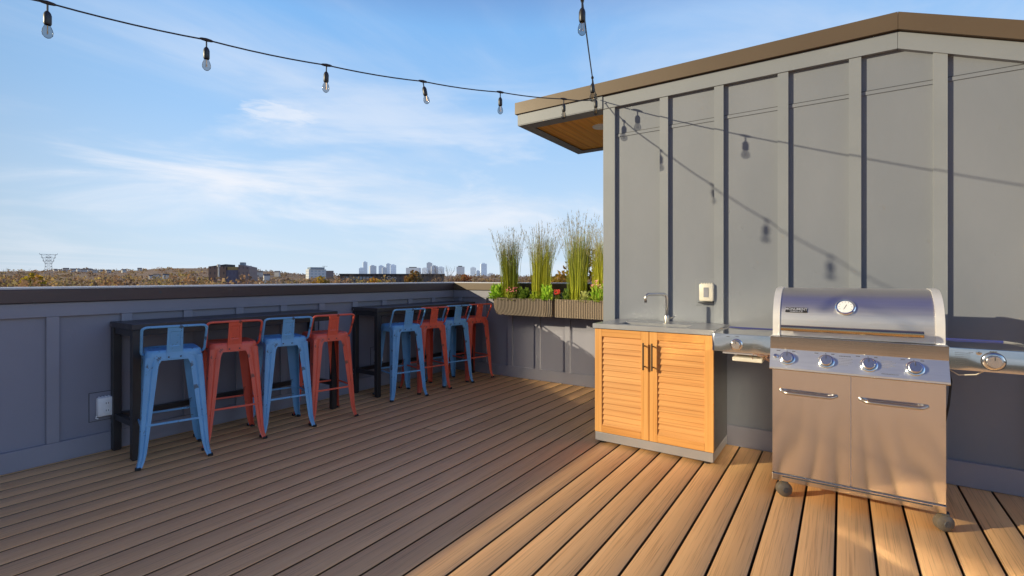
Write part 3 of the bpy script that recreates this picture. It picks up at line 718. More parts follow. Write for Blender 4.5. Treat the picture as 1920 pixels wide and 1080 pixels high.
def knob(p, nrm, sc, par, root):
    Mx = frame_at(p, nrm)
    m = MB(); m.lathe([(.036 * sc, 0), (.036 * sc, .004), (.031 * sc, .008), (.024 * sc, .008)], 28, Mx)
    kk = part(m, 'knob', M['chrome'], root, smooth='auto')
    m = MB(); m.lathe([(.025 * sc, .008), (.026 * sc, .026), (.023 * sc, .031), (.0, .031)], 28, Mx); 
    o = m.build('grip', M['knobm'], kk, smooth='auto')
    m = MB(); m.lathe([(.0265 * sc, .0085), (.0265 * sc, .012)], 28, Mx); m.build('ring', M['dark'], kk)
    m = MB(); m.box((-.0018, .006 * sc, .0312), (.0018, .022 * sc, .0325), 0, Mx); m.build('pointer', M['dark'], kk)
for x in (-.254, -.072, .113, .298):
    knob(on_panel(x, .50) + nrm * .0005, nrm, 1.06, None, g)
    m = MB()
    for dx, w_ in ((-.045, .018), (-.002, .005), (.03, .014)):
        Mx = frame_at(on_panel(x + dx, .10) + nrm * .0006, nrm); m.box((-w_ / 2, -.002, 0), (w_ / 2, .002, .0004), 0, Mx)
    part(m, 'knob_marking', M['ink'], g)
Mx = frame_at(on_panel(-.312, .42), nrm)
m = MB(); m.lathe([(.012, 0), (.012, .006), (.008, .008), (.008, .018), (0, .018)], 16, Mx); part(m, 'igniter_button', M['chrome'], g, smooth='auto')
def printed(lines, w_, p, nrm_, mat, name, rowh=.0055, th=.0018):
    m = MB(); Mx = frame_at(p, nrm_); rnd = random.Random(len(lines) + int(w_ * 1000))
    for j in range(len(lines)):
        x = -w_ / 2; xe = -w_ / 2 + w_ * lines[j]
        while x < xe - .002:
            l = min(rnd.uniform(.003, .009), xe - x); m.box((x, -j * rowh - th / 2, 0), (x + l, -j * rowh + th / 2, .0003), 0, Mx); x += l + .0016
    part(m, name, mat, g)
printed([1], .05, on_panel(.012, .16) + nrm * .0006, nrm, M['ink'], 'panel_print', th=.004)
printed([1, .9, 1, .95, .7], .06, on_panel(.015, .28) + nrm * .0006, nrm, M['inkpale'], 'panel_print', rowh=.0085)
printed([.8, 1, .9, 1, .6], .06, on_panel(.195, .24) + nrm * .0006, nrm, M['inkpale'], 'panel_print', rowh=.0085)
printed([1], .07, on_panel(.20, .86) + nrm * .0006, nrm, M['ink'], 'panel_print', th=.003)
# firebox and lid
m = MB(); m.box((GX0 + .006, 3.166, .736), (GX1 - .006, GY1 - .01, .914)); part(m, 'firebox', M['dark'], g)
arc = []
for k in range(0, 15):
    a = R(90 * k / 14); arc.append((3.188 + .235 * (1 - math.cos(a)) ** 1.05, .985 + .198 * math.sin(a)))
prof = [(3.184, .919)] + arc + [(3.50, 1.186), (3.60, 1.165), (3.655, 1.10), (3.665, .919)]
m = MB(); m.prism(prof, GX0 + .036, GX1 - .036, 'X'); lid = part(m, 'lid', M['lid'], g, smooth='auto')
for xa in (GX0 + .000, GX1 - .0355):
    pr2 = [(3.184 - .007, .917)] + [(a - .006, b_ + .003) for a, b_ in arc] + [(3.50, 1.190), (3.605, 1.169), (3.66, 1.10), (3.67, .917)]
    m = MB(); m.prism(pr2, xa, xa + .0355, 'X'); part(m, 'lid_end_cap', M['bezel'], g, smooth='auto')
m = MB(); m.box((GX0 + .038, 3.174, .9155), (GX1 - .038, 3.30, .9185)); part(m, 'lid_gap', M['black'], g)
m = MB(); m.tube([(-.285, 3.118, .968), (.332, 3.118, .968)], .0165, 24); h_ = part(m, 'lid_handle', M['goldrefl'], g, smooth='auto')
m = MB()
for x in (-.262, .308): m.tube([(x, 3.135, .968), (x, 3.186, .968)], .009, 10)
m.build('handle_post', M['chrome'], h_, smooth='auto')
def lidp(h):  # point and normal on lid front at height h
    for (a, b_), (c_, d_) in zip(prof[:-1], prof[1:]):
        if b_ <= h <= d_ + 1e-9 and d_ > b_:
            u = (h - b_) / (d_ - b_); tx = Vector((0, c_ - a, d_ - b_)).normalized()
            return a + (c_ - a) * u, Vector((0, -tx.z, tx.y))
y_, n_ = lidp(1.085)
Mx = frame_at(Vector((.014, y_ - .002, 1.085)), n_)
m = MB(); m.lathe([(.046, -.004), (.047, .008), (.043, .012), (.037, .010)], 36, Mx); th_ = part(m, 'thermometer', M['chrome'], g, smooth='auto')
m = MB(); m.lathe([(0, .0105), (.036, .0105), (.036, .0115), (0, .0115)], 36, Mx); m.build('dial', M['dial'], th_)
m = MB(); m.box((-.0012, -.018, .0118), (.0012, .014, .0125), 0, Mx @ Matrix.Rotation(R(-25), 4, 'Z'))
for k in range(9):
    a = R(-120 + 30 * k); m.box((-.0008, .026, .0118), (.0008, .032, .0123), 0, Mx @ Matrix.Rotation(a, 4, 'Z'))
m.build('needle', M['dark'], th_)
y_, n_ = lidp(1.066)
Mx = frame_at(Vector((-.216, y_ - .0015, 1.066)), n_)
m = MB(); m.box((-.054, -.017, 0), (.054, .013, .003), .001, Mx); bd = part(m, 'badge', M['black'], g)
def text(s_, size, Mx, mat, par, name='lettering', ext=.0008, sx=1.0):
    cu = bpy.data.curves.new(name, 'FONT'); cu.body = s_; cu.size = size; cu.extrude = ext; cu.align_x = 'CENTER'; cu.align_y = 'CENTER'; cu.offset = size * .012
    o = bpy.data.objects.new(name, cu); COL.objects.link(o)
    dg = bpy.context.evaluated_depsgraph_get(); me = bpy.data.meshes.new_from_object(o.evaluated_get(dg))
    bpy.data.objects.remove(o); bpy.data.curves.remove(cu)
    me.transform(Matrix.Diagonal((sx, 1, 1, 1))); me.transform(Mx); me.materials.clear(); me.materials.append(mat)
    o = bpy.data.objects.new(name, me); COL.objects.link(o); o.parent = par
    return o
text('MONUMENT', .0205, Mx @ Matrix.Translation((0, .002, .0035)), M['silver'], bd, sx=.92)
text('GRILLS', .0095, Mx @ Matrix.Translation((0, -.0115, .0035)), M['silver'], bd, sx=2.2)
# side shelves: fascia + folded top with rounded outer front corner
def shelf(xa, xb, outer):
    m = MB(); y0, y1 = 3.150, 3.655; rr = .045
    pts = []
    if outer > 0:
        pts = [(xa, y1), (xa, y0)] + [(xb - rr + rr * math.sin(R(a)), y0 + rr - rr * math.cos(R(a))) for a in range(0, 91, 15)] + [(xb, y1 - .09), (xb - .05, y1)]
    else:
        pts = [(xb, y1), (xa + .02, y1)] + [(xa, y1 - .02)] + [(xa + rr * .4 - rr * .4 * math.cos(R(a)), y0 + rr * .4 - rr * .4 * math.sin(R(a))) for a in range(0, 91, 15)] + [(xb, y0)]
    n = len(pts)
    # outer skirt, flat rim, shallow recessed tray
    cx = sum(p[0] for p in pts) / n; cy_ = sum(p[1] for p in pts) / n
    ins = [(cx + (a - cx) * .90, cy_ + (b_ - cy_) * .93) for a, b_ in pts]
    vs = [(a, b_, .806) for a, b_ in pts] + [(a, b_, .908) for a, b_ in pts] + [(a, b_, .9115) for a, b_ in [(cx + (a - cx) * .985, cy_ + (b_ - cy_) * .99) for a, b_ in pts]] + [(a, b_, .9115) for a, b_ in ins] + [(a, b_, .905) for a, b_ in [(cx + (a - cx) * .97, cy_ + (b_ - cy_) * .98) for a, b_ in ins]]
    fs = []
    for r_ in range(4):
        for i in range(n): fs.append((r_ * n + i, r_ * n + (i + 1) % n, (r_ + 1) * n + (i + 1) % n, (r_ + 1) * n + i))
    fs.append(tuple(4 * n + i for i in range(n))); fs.append(tuple(range(n)))
    m.add(vs, fs); return part(m, 'side_shelf', M['shelfsteel'], g, smooth='auto')
s1 = shelf(-.660, GX0 - .009, -1); s2 = shelf(GX1 + .009, .765, 1)
nf = Vector((0, -1, 0))
knob(Vector((-.520, 3.1495, .852)), nf, .95, None, g); knob(Vector((.585, 3.1495, .857)), nf, 1.12, None, g)
m = MB(); m.lathe([(.044, 0), (.044, .002), (.040, .002)], 32, frame_at(Vector((.585, 3.1492, .857)), nf)); part(m, 'burner_ring', M['dark'], g)
m = MB(); m.lathe([(.010, 0), (.010, .004), (.006, .005)], 16, frame_at(Vector((.535, 3.1492, .893)), nf)); part(m, 'igniter_button', M['chrome'], g)
printed([1, .95, 1, .9, 1, .97, .92, 1, .9], .055, Vector((.478, 3.1493, .888)), nf, M['ink'], 'panel_print', rowh=.0085)
printed([.7, 1, .9, 1, .95, .8], .055, Vector((-.405, 3.1493, .882)), nf, M['inkpale'], 'panel_print', rowh=.0085)
printed([1], .022, Vector((-.565, 3.1493, .897)), nf, M['ink'], 'panel_print', th=.004)
printed([1], .022, Vector((-.515, 3.1493, .900)), nf, M['ink'], 'panel_print', th=.004)
printed([1], .018, Vector((.508, 3.1493, .893)), nf, M['ink'], 'panel_print', th=.002)
printed([1], .026, Vector((.585, 3.1493, .903)), nf, M['ink'], 'panel_print', th=.004)
# casters
for x in (GX0 + .055, GX1 - .005):
    for y in (GY0 + .030, GY1 - .06):
        Mc = Matrix.Translation((x, y, .041)) @ Matrix.Rotation(R(28), 4, 'Z') @ Matrix.Rotation(R(90), 4, 'X')
        m = MB(); m.lathe([(.012, .026), (.030, .024), (.040, .016), (.041, 0), (.040, -.016), (.030, -.024), (.012, -.026)], 24, Mc); c_ = part(m, 'caster', M['caster'], g, smooth='auto')
        m = MB(); m.lathe([(0, .028), (.014, .028), (.016, .024)], 16, Mc); m.lathe([(0, -.028), (.014, -.028), (.016, -.024)], 16, Mc); m.build('hub', M['dark'], c_)
        m = MB(); m.box((x - .010, y - .018, .080), (x + .022, y + .018, .0935), .003); m.build('swivel', M['dark'], c_)
# grease tray, wires and hoses
m = MB(); m.box((-.545, 3.16, .752), (-.385, 3.30, .775), .004); part(m, 'drip_tray', M['cream'], g)
m = MB(); m.box((-.60, 3.17, .792), (-.36, 3.32, .803)); m.box((-.538, 3.22, .776), (-.53, 3.24, .804)); m.box((-.40, 3.22, .776), (-.392, 3.24, .804)); part(m, 'tray_bracket', M['panelsteel'], g)
rnd = random.Random(3)
for i in range(6):
    p = Vector((-.45 + .02 * i, 3.155, .795)); pts = [p]
    for k in range(7):
        p = p + Vector((rnd.uniform(-.004, .026), rnd.uniform(-.006, .006), rnd.uniform(-.014, .011))); p.z = min(p.z, .803); p.y = max(p.y, 3.14); p.x = min(p.x, -.335); pts.append(p)
    m = MB(); m.tube(pts, .0018, 5); part(m, 'ignition_wire', M['copper'], g, smooth=True)
m = MB(); m.tube([(.43, 3.20, .80), (.47, 3.19, .775), (.53, 3.18, .785), (.56, 3.19, .803)], .003, 6); part(m, 'burner_wire', M['cream'], g, smooth=True)
m = MB(); m.tube([(GX1 + .012, 3.20, .80), (GX1 + .022, 3.19, .74), (GX1 + .014, 3.20, .62), (GX1 - .002, 3.22, .50)], .005, 8); part(m, 'gas_hose', M['rubber'], g, smooth=True)

# ------------------------------------------------------------------ planters and plants
def planter(xa, xb, label, rl, rr_):
    y0, y1 = 4.800, 5.074; z0, z1 = .805, 1.005
    cx = (xa + xb) / 2
    o = empty('railing_planter', (cx, (y0 + y1) / 2, z0), label, 'planter', 'ribbed planters hung on the parapet')
    # plan outline with rounded front corners
    def outline(off, z, cut=0.0):
        a, b_, c_ = xa + off + cut, xb - off, y0 + off
        r1, r2 = max(rl - off, .01), max(rr_ - off, .01); P_ = [(a, y1 - .002)]
        for k in range(0, 9): t = R(90 * k / 8); P_.append((a + r1 - r1 * math.cos(t), c_ + r1 - r1 * math.sin(t)))
        for k in range(0, 9): t = R(90 * k / 8); P_.append((b_ - r2 + r2 * math.sin(t), c_ + r2 - r2 * math.cos(t)))
        P_.append((b_, y1 - .002)); return [(x, y, z) for x, y in P_]
    cl = .05 if rl > .12 else .0
    L_ = [outline(.006, z0, cl), outline(.004, z0 + .03, cl * .45), outline(.004, z0 + .075, cl * .12), outline(.003, z0 + .12), outline(.003, z1 - .004), outline(.012, z1 - .004), outline(.012, z1 - .04)]
    n = len(L_[0]); m = MB(); fs = []
    for i in range(len(L_) - 1):
        for k in range(n): fs.append((i * n + k, i * n + (k + 1) % n, (i + 1) * n + (k + 1) % n, (i + 1) * n + k))
    fs.append(tuple(range(n))); m.add([p for l in L_ for p in l], fs); sh = part(m, 'shell', M['dark'], o, smooth='auto')
    # ribs following the outline
    def walk(z, cut):
        pts = [Vector(p) for p in outline(0, z, cut)]
        return pts
    def sample(pts, s):
        for a, b_ in zip(pts[:-1], pts[1:]):
            l = (b_ - a).length
            if s <= l: return a.lerp(b_, s / l), (b_ - a).normalized()
            s -= l
        return pts[-1], (pts[-1] - pts[-2]).normalized()
    zs = [z0 - .002, z0 + .03, z0 + .075, z0 + .12, z1]; cuts = [cl, cl * .45, cl * .12, 0, 0]
    ws = [walk(z, c_) for z, c_ in zip(zs, cuts)]; lens = [sum((b_ - a).length for a, b_ in zip(w_[:-1], w_[1:])) for w_ in ws]
    nr = int(lens[-1] / .0205); m = MB()
    for i in range(nr):
        vs = []
        for w_, ln in zip(ws, lens):
            p, d = sample(w_, ln * (i + .5) / nr); nn = Vector((d.y, -d.x, 0)); nn = -nn if nn.y > 0 and abs(d.x) > .3 else nn
            hw = .0062
            vs += [p - d * hw, p - d * hw * .7 + nn * .006, p + d * hw * .7 + nn * .006, p + d * hw]
        fs = []
        for j in range(4):
            for q in range(3): fs.append((j * 4 + q, j * 4 + q + 1, (j + 1) * 4 + q + 1, (j + 1) * 4 + q))
        fs += [(0, 1, 2, 3), (16, 17, 18, 19)]
        m.add(vs, fs)
    rb = part(m, 'ribs', M['planter'], o); 
    m = MB(); m.box((xa + .02, y0 + .03, z1 - .045), (xb - .02, y1 - .01, z1 - .022)); part(m, 'soil', M['soil'], o)
    for x in (xa + .22, xb - .18):
        m = MB(); m.box((x, y1 - .26, z0 - .010), (x + .03, y1 + .025, z0 - .0035)); m.box((x, y1 + .0005, z0 - .0034), (x + .03, y1 + .024, z1 + .06)); part(m, 'bracket', M['black'], o)
    return o
planter(-3.560, -2.715, 'left ribbed taupe planter with rounded left end, hung on the parapet', .13, .09)
planter(-2.675, -1.830, 'right ribbed taupe planter beside the stair house corner', .05, .10)
M['grass'] = vcol('ornamental_grass_blades', .55, trans=.35)
M['leaf'] = vcol('bright_leaves', .45, trans=.3)
def blade(m, base, tip, wd, bend, col0, col1, n=5):
    base = Vector(base); tip = Vector(tip); d = tip - base
    side = Vector((random.uniform(-1, 1), random.uniform(-1, 1), 0)).normalized() * wd
    out_ = Vector((d.x, d.y, 0)) * bend
    vs = []; cs = []
    for i in range(n + 1):
        u = i / n; p = base + d * u + out_ * (u * u - u); w_ = (1 - u ** 2.2) * .9 + .1
        vs += [p - side * w_, p + side * w_]; c = tuple(a + (b_ - a) * u for a, b_ in zip(col0, col1)); cs += [c, c]
    b0 = len(m.v); m.v += [v[:] for v in vs]; m.c += [(*c, 1) for c in cs]
    m.f += [(b0 + 2 * i, b0 + 2 * i + 1, b0 + 2 * i + 3, b0 + 2 * i + 2) for i in range(n)]
def grass_clump(x, y, h, spread, label, hue=0, seed=1, lean=0):
    random.seed(seed)
    o = empty('ornamental_grass', (x, y, .96), label, 'ornamental grass', 'tall grass clumps in the planters')
    m = MB()
    for i in range(700):
        a = random.uniform(0, 2 * math.pi); r0 = random.uniform(0, .105); hh = h * random.uniform(.25, .86); rs = spread * random.uniform(.2, 1) * (hh / h) * 1.1
        g_ = random.random()
        if hue == 0: c0 = (.26 + .30 * g_, .32 + .24 * g_, .03); c1 = (.12 + .26 * g_, .19 + .18 * g_, .05)
        else: c0 = (.34 + .26 * g_, .38 + .2 * g_, .035); c1 = (.20 + .3 * g_, .24 + .24 * g_, .045)
        blade(m, (r0 * math.cos(a), r0 * math.sin(a), 0), (rs * math.cos(a) + lean * hh, rs * math.sin(a), hh), random.uniform(.0022, .0045), random.uniform(-.5, 1.1), c0, c1)
    m.build('blades', M['grass'], o, col=True, fixn=False)
    m = MB()
    for i in range(120):
        a = random.uniform(0, 2 * math.pi); hh = h * random.uniform(.70, 1.03); rs = spread * random.uniform(.2, 1.35)
        tip = Vector((rs * math.cos(a) + lean * hh, rs * math.sin(a), hh))
        g_ = random.random()
        blade(m, (0, 0, 0), tip, .0014, .3, (.3, .35, .08), (.34, .34, .22), 6)
        # feathery seed head along the upper third
        for k in range(16):
            u = random.uniform(.66, 1.0); p = tip * u + Vector((tip.x, tip.y, 0)) * .3 * (u * u - u)
            q = p + Vector((random.uniform(-.016, .016), random.uniform(-.016, .016), random.uniform(.01, .04)))
            blade(m, p, q, .0021, 0, (.38 + .14 * g_, .32 + .08 * g_, .20), (.40, .38, .27), 1)
    m.build('plumes', M['grass'], o, col=True, fixn=False)
    return o
grass_clump(-3.345, 4.92, .88, .19, 'tall green grass clump at the left of the left planter', 0, 11, -.02)
grass_clump(-2.915, 4.92, .92, .21, 'tall yellow-green grass clump at the right of the left planter', 1, 12, .03)
grass_clump(-2.440, 4.92, .99, .21, 'tallest grass clump, at the left of the right planter', 0, 13, .02)
grass_clump(-2.160, 4.94, .84, .17, 'tall yellow grass clump beside the stair house corner', 1, 14, .02)
def leafy(x, y, h, r_, n, ca, cb, label, cat='leafy plant', name='leafy_plant', lw=.022, flower=None, seed=1, z=.96):
    random.seed(seed); h *= 1.55; n = int(n * 2.6); r_ *= 1.4; lw *= 1.15
    o = empty(name, (x, y, z), label, cat)
    m = MB()
    for i in range(n):
        a = random.uniform(0, 2 * math.pi); el = random.uniform(.15, 1.0)
        rr = r_ * random.uniform(.3, 1) * (1.15 - el * .6); tip = Vector((rr * math.cos(a), rr * math.sin(a), h * el * random.uniform(.7, 1.05)))
        base = tip * random.uniform(.25, .6); base.z = tip.z * random.uniform(.2, .7)
        g_ = random.random(); c = tuple(p + (q - p) * g_ for p, q in zip(ca, cb)); d = (tip - base)
        side = d.cross(Vector((random.uniform(-.4, .4), random.uniform(-.4, .4), 1))).normalized() * lw * random.uniform(.6, 1.1) * .5
        mid_ = base + d * .5 + Vector((0, 0, .010)); mt2 = base + d * .8 + Vector((0, 0, .006))
        b0 = len(m.v); m.v += [p[:] for p in (base, mid_ - side, mid_ + side, mt2 - side * .7, mt2 + side * .7, tip)]
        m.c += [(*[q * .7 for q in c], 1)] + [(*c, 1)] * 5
        m.f += [(b0, b0 + 1, b0 + 2), (b0 + 1, b0 + 3, b0 + 4, b0 + 2), (b0 + 3, b0 + 5, b0 + 4)]
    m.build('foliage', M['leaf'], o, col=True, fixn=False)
    if flower:
        m = MB()
        for i in range(flower[1]):
            a = random.uniform(0, 2 * math.pi); rr = r_ * .62 * math.sqrt(random.random()); c = Vector((rr * math.cos(a), rr * math.sin(a) - .02, h * random.uniform(.72, 1.1)))
            for k in range(6):
                b_ = a + k * math.pi / 3; q = .009
                m.cur = (*[min(1, v * random.uniform(.8, 1.2)) for v in flower[0]], 1)
                p1 = c + Vector((q * math.cos(b_), q * math.sin(b_) * .6 - .003, q * .5 + q * math.sin(b_) * .6)); p2 = c + Vector((q * math.cos(b_ + .9), q * math.sin(b_ + .9) * .6 - .003, q * .5 + q * math.sin(b_ + .9) * .6))
                m.add([c, p1, p2], [(0, 1, 2)])
        m.build('blossoms', M['leaf'], o, col=True, fixn=False)
    return o
G1, G2 = (.24, .48, .04), (.55, .72, .08)
leafy(-3.49, 4.88, .145, .12, 130, G1, G2, 'broad bright green leaves spilling over the left end of the left planter', lw=.034, seed=21)
leafy(-3.27, 4.85, .10, .08, 90, (.3, .4, .05), (.5, .5, .08), 'yellow-green plant with pink blossoms in front of the left grass clump', 'flower', 'flowering_plant', flower=((.80, .22, .25), 40), seed=22)
leafy(-3.10, 4.86, .12, .09, 120, (.10, .20, .03), (.30, .40, .05), 'dark green leafy plant between the two left grass clumps', lw=.02, seed=23)
leafy(-2.94, 4.85, .09, .08, 110, (.35, .48, .04), (.55, .62, .08), 'lime green low plant at the foot of the second grass clump', lw=.018, seed=24)
leafy(-2.80, 4.86, .14, .085, 120, G1, G2, 'upright green leafy plant at the right end of the left planter', lw=.026, seed=25)
leafy(-2.645, 4.85, .085, .04, 50, (.06, .10, .03), (.18, .18, .03), 'small plant with one deep red bloom at the left end of the right planter', 'flower', 'flowering_plant', flower=((.62, .06, .03), 60), seed=26)
leafy(-2.54, 4.86, .11, .07, 80, (.08, .16, .03), (.25, .33, .05), 'small dark leafy plant beside the red bloom in the right planter', lw=.02, seed=27)
leafy(-2.32, 4.86, .10, .08, 100, (.3, .36, .12), (.55, .55, .2), 'pale variegated leafy plant in the middle of the right planter', lw=.02, seed=28)
leafy(-2.16, 4.85, .15, .10, 150, G1, (.45, .5, .08), 'green plant with pale pink blossoms near the stair house corner', 'flower', 'flowering_plant', flower=((.75, .40, .33), 45), seed=29)
leafy(-1.98, 4.86, .12, .08, 100, G1, G2, 'green leafy plant at the far right end of the right planter', seed=30)
random.seed(99)

# ------------------------------------------------------------------ string lights
def catenary(a, b_, sag=.02, n=8):
    a, b_ = Vector(a), Vector(b_)
    return [a.lerp(b_, i / n) - Vector((0, 0, 4 * sag * (i / n) * (1 - i / n))) for i in range(n + 1)]
def make_string(nodes, bulbs, label, extra=()):
    o = empty('string_lights', nodes[0], label, 'string lights')
    pts = []
    for a, b_ in zip(nodes[:-1], nodes[1:]):
        c_ = catenary(a, b_, .010, 6); pts += c_ if not pts else c_[1:]
    m = MB(); m.tube(pts, .0040, 6); part(m, 'cable', M['black'], o, smooth=True)
    for (p, ang) in bulbs:
        p = Vector(p); d = None
        best = min(range(len(pts) - 1), key=lambda i: ((pts[i] + pts[i + 1]) / 2 - p).length); d = (pts[best + 1] - pts[best]).normalized()
        sk = MB(); sk.tube([p - d * .032, p - d * .022, p, p + d * .022, p + d * .032], [.004, .0075, .010, .0075, .004], 8)
        Mx = Matrix.Translation(p) @ Matrix.Rotation(R(ang), 4, 'Y')
        sk.tube([(0, 0, -.005), (0, 0, -.045)], .004, 6, M=Mx)
        sk.lathe([(.006, -.040), (.012, -.048), (.0155, -.060), (.0155, -.098), (.013, -.104), (0, -.104)], 14, Mx)
        so_ = part(sk, 'socket', M['black'], o, smooth='auto')
        b = MB(); b.lathe([(.011, -.104), (.013, -.112), (.019, -.128), (.021, -.141), (.019, -.154), (.011, -.164), (.003, -.168)], 16, Mx)
        g_ = b.build('bulb', M['bulb'], so_, smooth=True)
        b = MB(); b.tube([(-.004, 0, -.106), (-.007, 0, -.148), (0, 0, -.135), (.007, 0, -.150), (.004, 0, -.106)], .0011, 5, M=Mx); b.build('filament', M['fil'], so_)
    return o
A = [(-1.735, 3.858, 2.762), (-1.905, 3.588, 2.722), (-2.149, 3.027, 2.654), (-2.395, 2.453, 2.600), (-2.640, 1.866, 2.560), (-2.870, 1.280, 2.543), (-3.110, .690, 2.546), (-3.36, .09, 2.565), (-3.61, -.51, 2.60), (-3.86, -1.11, 2.65), (-4.30, -2.17, 2.80)]
make_string(A, [((p[0], p[1], p[2]), a) for p, a in zip(A[1:-1], [0, 0, -14, 3, 0, 0, 0, 0, 0])], 'long string of hanging bulbs running from the roof corner to the upper left')
B = [(-1.733, 3.856, 2.770), (-1.442, 3.139, 2.640), (-1.005, 2.075, 2.545), (-.63, 1.17, 2.52), (-.25, .25, 2.54), (.15, -.72, 2.62), (.55, -1.69, 2.75)]
make_string(B, [((-1.67, 3.70, 2.742), 0)] + [(p, 0) for p in B[1:-1]], 'short string of hanging bulbs rising from the roof corner to the top edge')
m = MB(); m.tube([(-1.735, SY - .062, 2.775), (-1.735, SY - .095, 2.775), (-1.735, SY - .100, 2.762), (-1.735, SY - .085, 2.755)], .0035, 8)
part(m, 'cable_hook', M['nickel'], t3)
for p, lab in ((A[-1], 'black pole holding the far end of the long bulb string'), (B[-1], 'black pole holding the far end of the short bulb string')):
    o = empty('light_pole', (p[0], p[1], 0), lab, 'pole')
    m = MB(); m.tube([(0, 0, 0), (0, 0, p[2] + .05)], .018, 12); m.build('pole', M['black'], o, smooth='auto')
    m = MB(); m.lathe([(.06, 0), (.06, .012), (.03, .016)], 20); m.build('base_plate', M['black'], o)

# ------------------------------------------------------------------ surroundings
GZ = -12
mg = pm('distant_ground', (.085, .070, .045), (.055, .055, .035), .02, .95)
m = MB(); m.add([(-9000, -9000, GZ), (9000, -9000, GZ), (9000, 9000, GZ), (-9000, 9000, GZ)], [(0, 1, 2, 3)]); tag(m.build('ground', mg), kind='structure')
# building under the deck
bb = MB(); bb.box((-4.70, -3.98, GZ), (4.98, 5.38, -.31)); o = bb.build('building_base', M['par']); tag(o, 'gray building carrying the roof deck', 'building')
sky_pts = [(-900, 508), (-400, 506), (0, 509), (60, 508), (110, 507), (170, 506), (205, 508), (260, 507), (300, 503), (330, 503), (380, 503), (470, 505), (510, 510), (560, 515), (640, 517), (760, 517), (900, 518), (1100, 519), (1400, 519), (2200, 518)]
def skyl(px):
    for (a, ya), (b_, yb) in zip(sky_pts[:-1], sky_pts[1:]):
        if a <= px <= b_: return ya + (yb - ya) * (px - a) / (b_ - a)
    return 512
rows = [(70, None, -11.9), (250, None, -10), (430, None, -6.5), (650, .42, 0), (900, 1.0, 0), (1250, .55, 0), (1700, None, -11.5)]
pxs = list(range(-900, 2201, 40)); m = MB(); vs = []; fs = []
def hgt(px, z):
    def rowh(row):
        zz_, f, h = row
        if f is None: return h
        top_ = CAMH + (520 - skyl(px)) / F * 900
        return -9 + (top_ + 9) * f
    for r0, r1 in zip(rows[:-1], rows[1:]):
        if r0[0] <= z <= r1[0]:
            u = (z - r0[0]) / (r1[0] - r0[0]); return rowh(r0) * (1 - u) + rowh(r1) * u
    return -12
for row in rows:
    for px in pxs:
        p = at(px, z=row[0]); vs.append((p.x, p.y, hgt(px, row[0])))
n = len(pxs)
for j in range(len(rows) - 1):
    for i in range(n - 1): fs.append((j * n + i, j * n + i + 1, (j + 1) * n + i + 1, (j + 1) * n + i))
m.add(vs, fs)
mh = pm('autumn_hillside', (.27, .165, .095), (.19, .125, .07), .03, .95)
tag(m.build('hills', mh, smooth=True), kind='structure')

PAL = [tuple(a * b for a, b in zip(q_, (.90, .97, 1.08))) for q_ in [(.30, .17, .085), (.36, .22, .11), (.22, .14, .08), (.40, .25, .09), (.42, .29, .08), (.27, .20, .09), (.34, .23, .15), (.20, .12, .07), (.36, .19, .085)]]
def crown(m, c, r_, h, n, col, sz):
    for i in range(n):
        while True:
            d = Vector((random.uniform(-1, 1), random.uniform(-1, 1), random.uniform(-1, 1)))
            if .25 < d.length < 1: break
        p = Vector(c) + Vector((d.x * r_, d.y * r_, d.z * h))
        a = Vector((random.uniform(-1, 1), random.uniform(-1, 1), random.uniform(-1, 1))).normalized(); b_ = a.cross(Vector((random.uniform(-1, 1), random.uniform(-1, 1), random.uniform(-1, 1)))).normalized()
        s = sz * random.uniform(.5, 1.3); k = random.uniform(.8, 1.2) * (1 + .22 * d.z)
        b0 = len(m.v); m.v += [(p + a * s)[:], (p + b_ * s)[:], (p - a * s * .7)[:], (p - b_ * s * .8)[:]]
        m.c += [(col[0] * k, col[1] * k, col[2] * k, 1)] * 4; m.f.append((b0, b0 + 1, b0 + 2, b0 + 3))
M['woods'] = vcol('autumn_foliage', .9, trans=.5)
random.seed(5)
m = MB()
for i in range(2200):
    px = random.uniform(-700, 1900); z = random.uniform(480, 1150)
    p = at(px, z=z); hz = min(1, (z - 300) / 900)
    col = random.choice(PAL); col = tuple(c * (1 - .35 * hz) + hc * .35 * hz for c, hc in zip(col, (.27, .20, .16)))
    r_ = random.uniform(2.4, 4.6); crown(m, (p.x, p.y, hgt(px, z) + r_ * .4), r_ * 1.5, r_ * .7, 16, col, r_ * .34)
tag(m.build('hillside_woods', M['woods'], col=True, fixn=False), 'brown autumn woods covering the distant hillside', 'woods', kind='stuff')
m = MB()
for i in range(640):
    px = random.uniform(-500, 1700); z = random.uniform(150, 420)
    p = at(px, z=z); yt = random.uniform(514, 530) if px < 470 else random.uniform(517, 531)
    ht = CAMH + (520 - yt) / F * z; r_ = random.uniform(2.6, 5.2)
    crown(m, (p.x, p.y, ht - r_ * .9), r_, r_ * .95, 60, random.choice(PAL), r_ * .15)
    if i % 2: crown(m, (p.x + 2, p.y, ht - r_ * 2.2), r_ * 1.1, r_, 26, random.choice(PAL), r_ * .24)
tag(m.build('scrub_woods', M['woods'], col=True, fixn=False), 'brown and orange scrub treetops beyond the parapet', 'woods', kind='stuff')

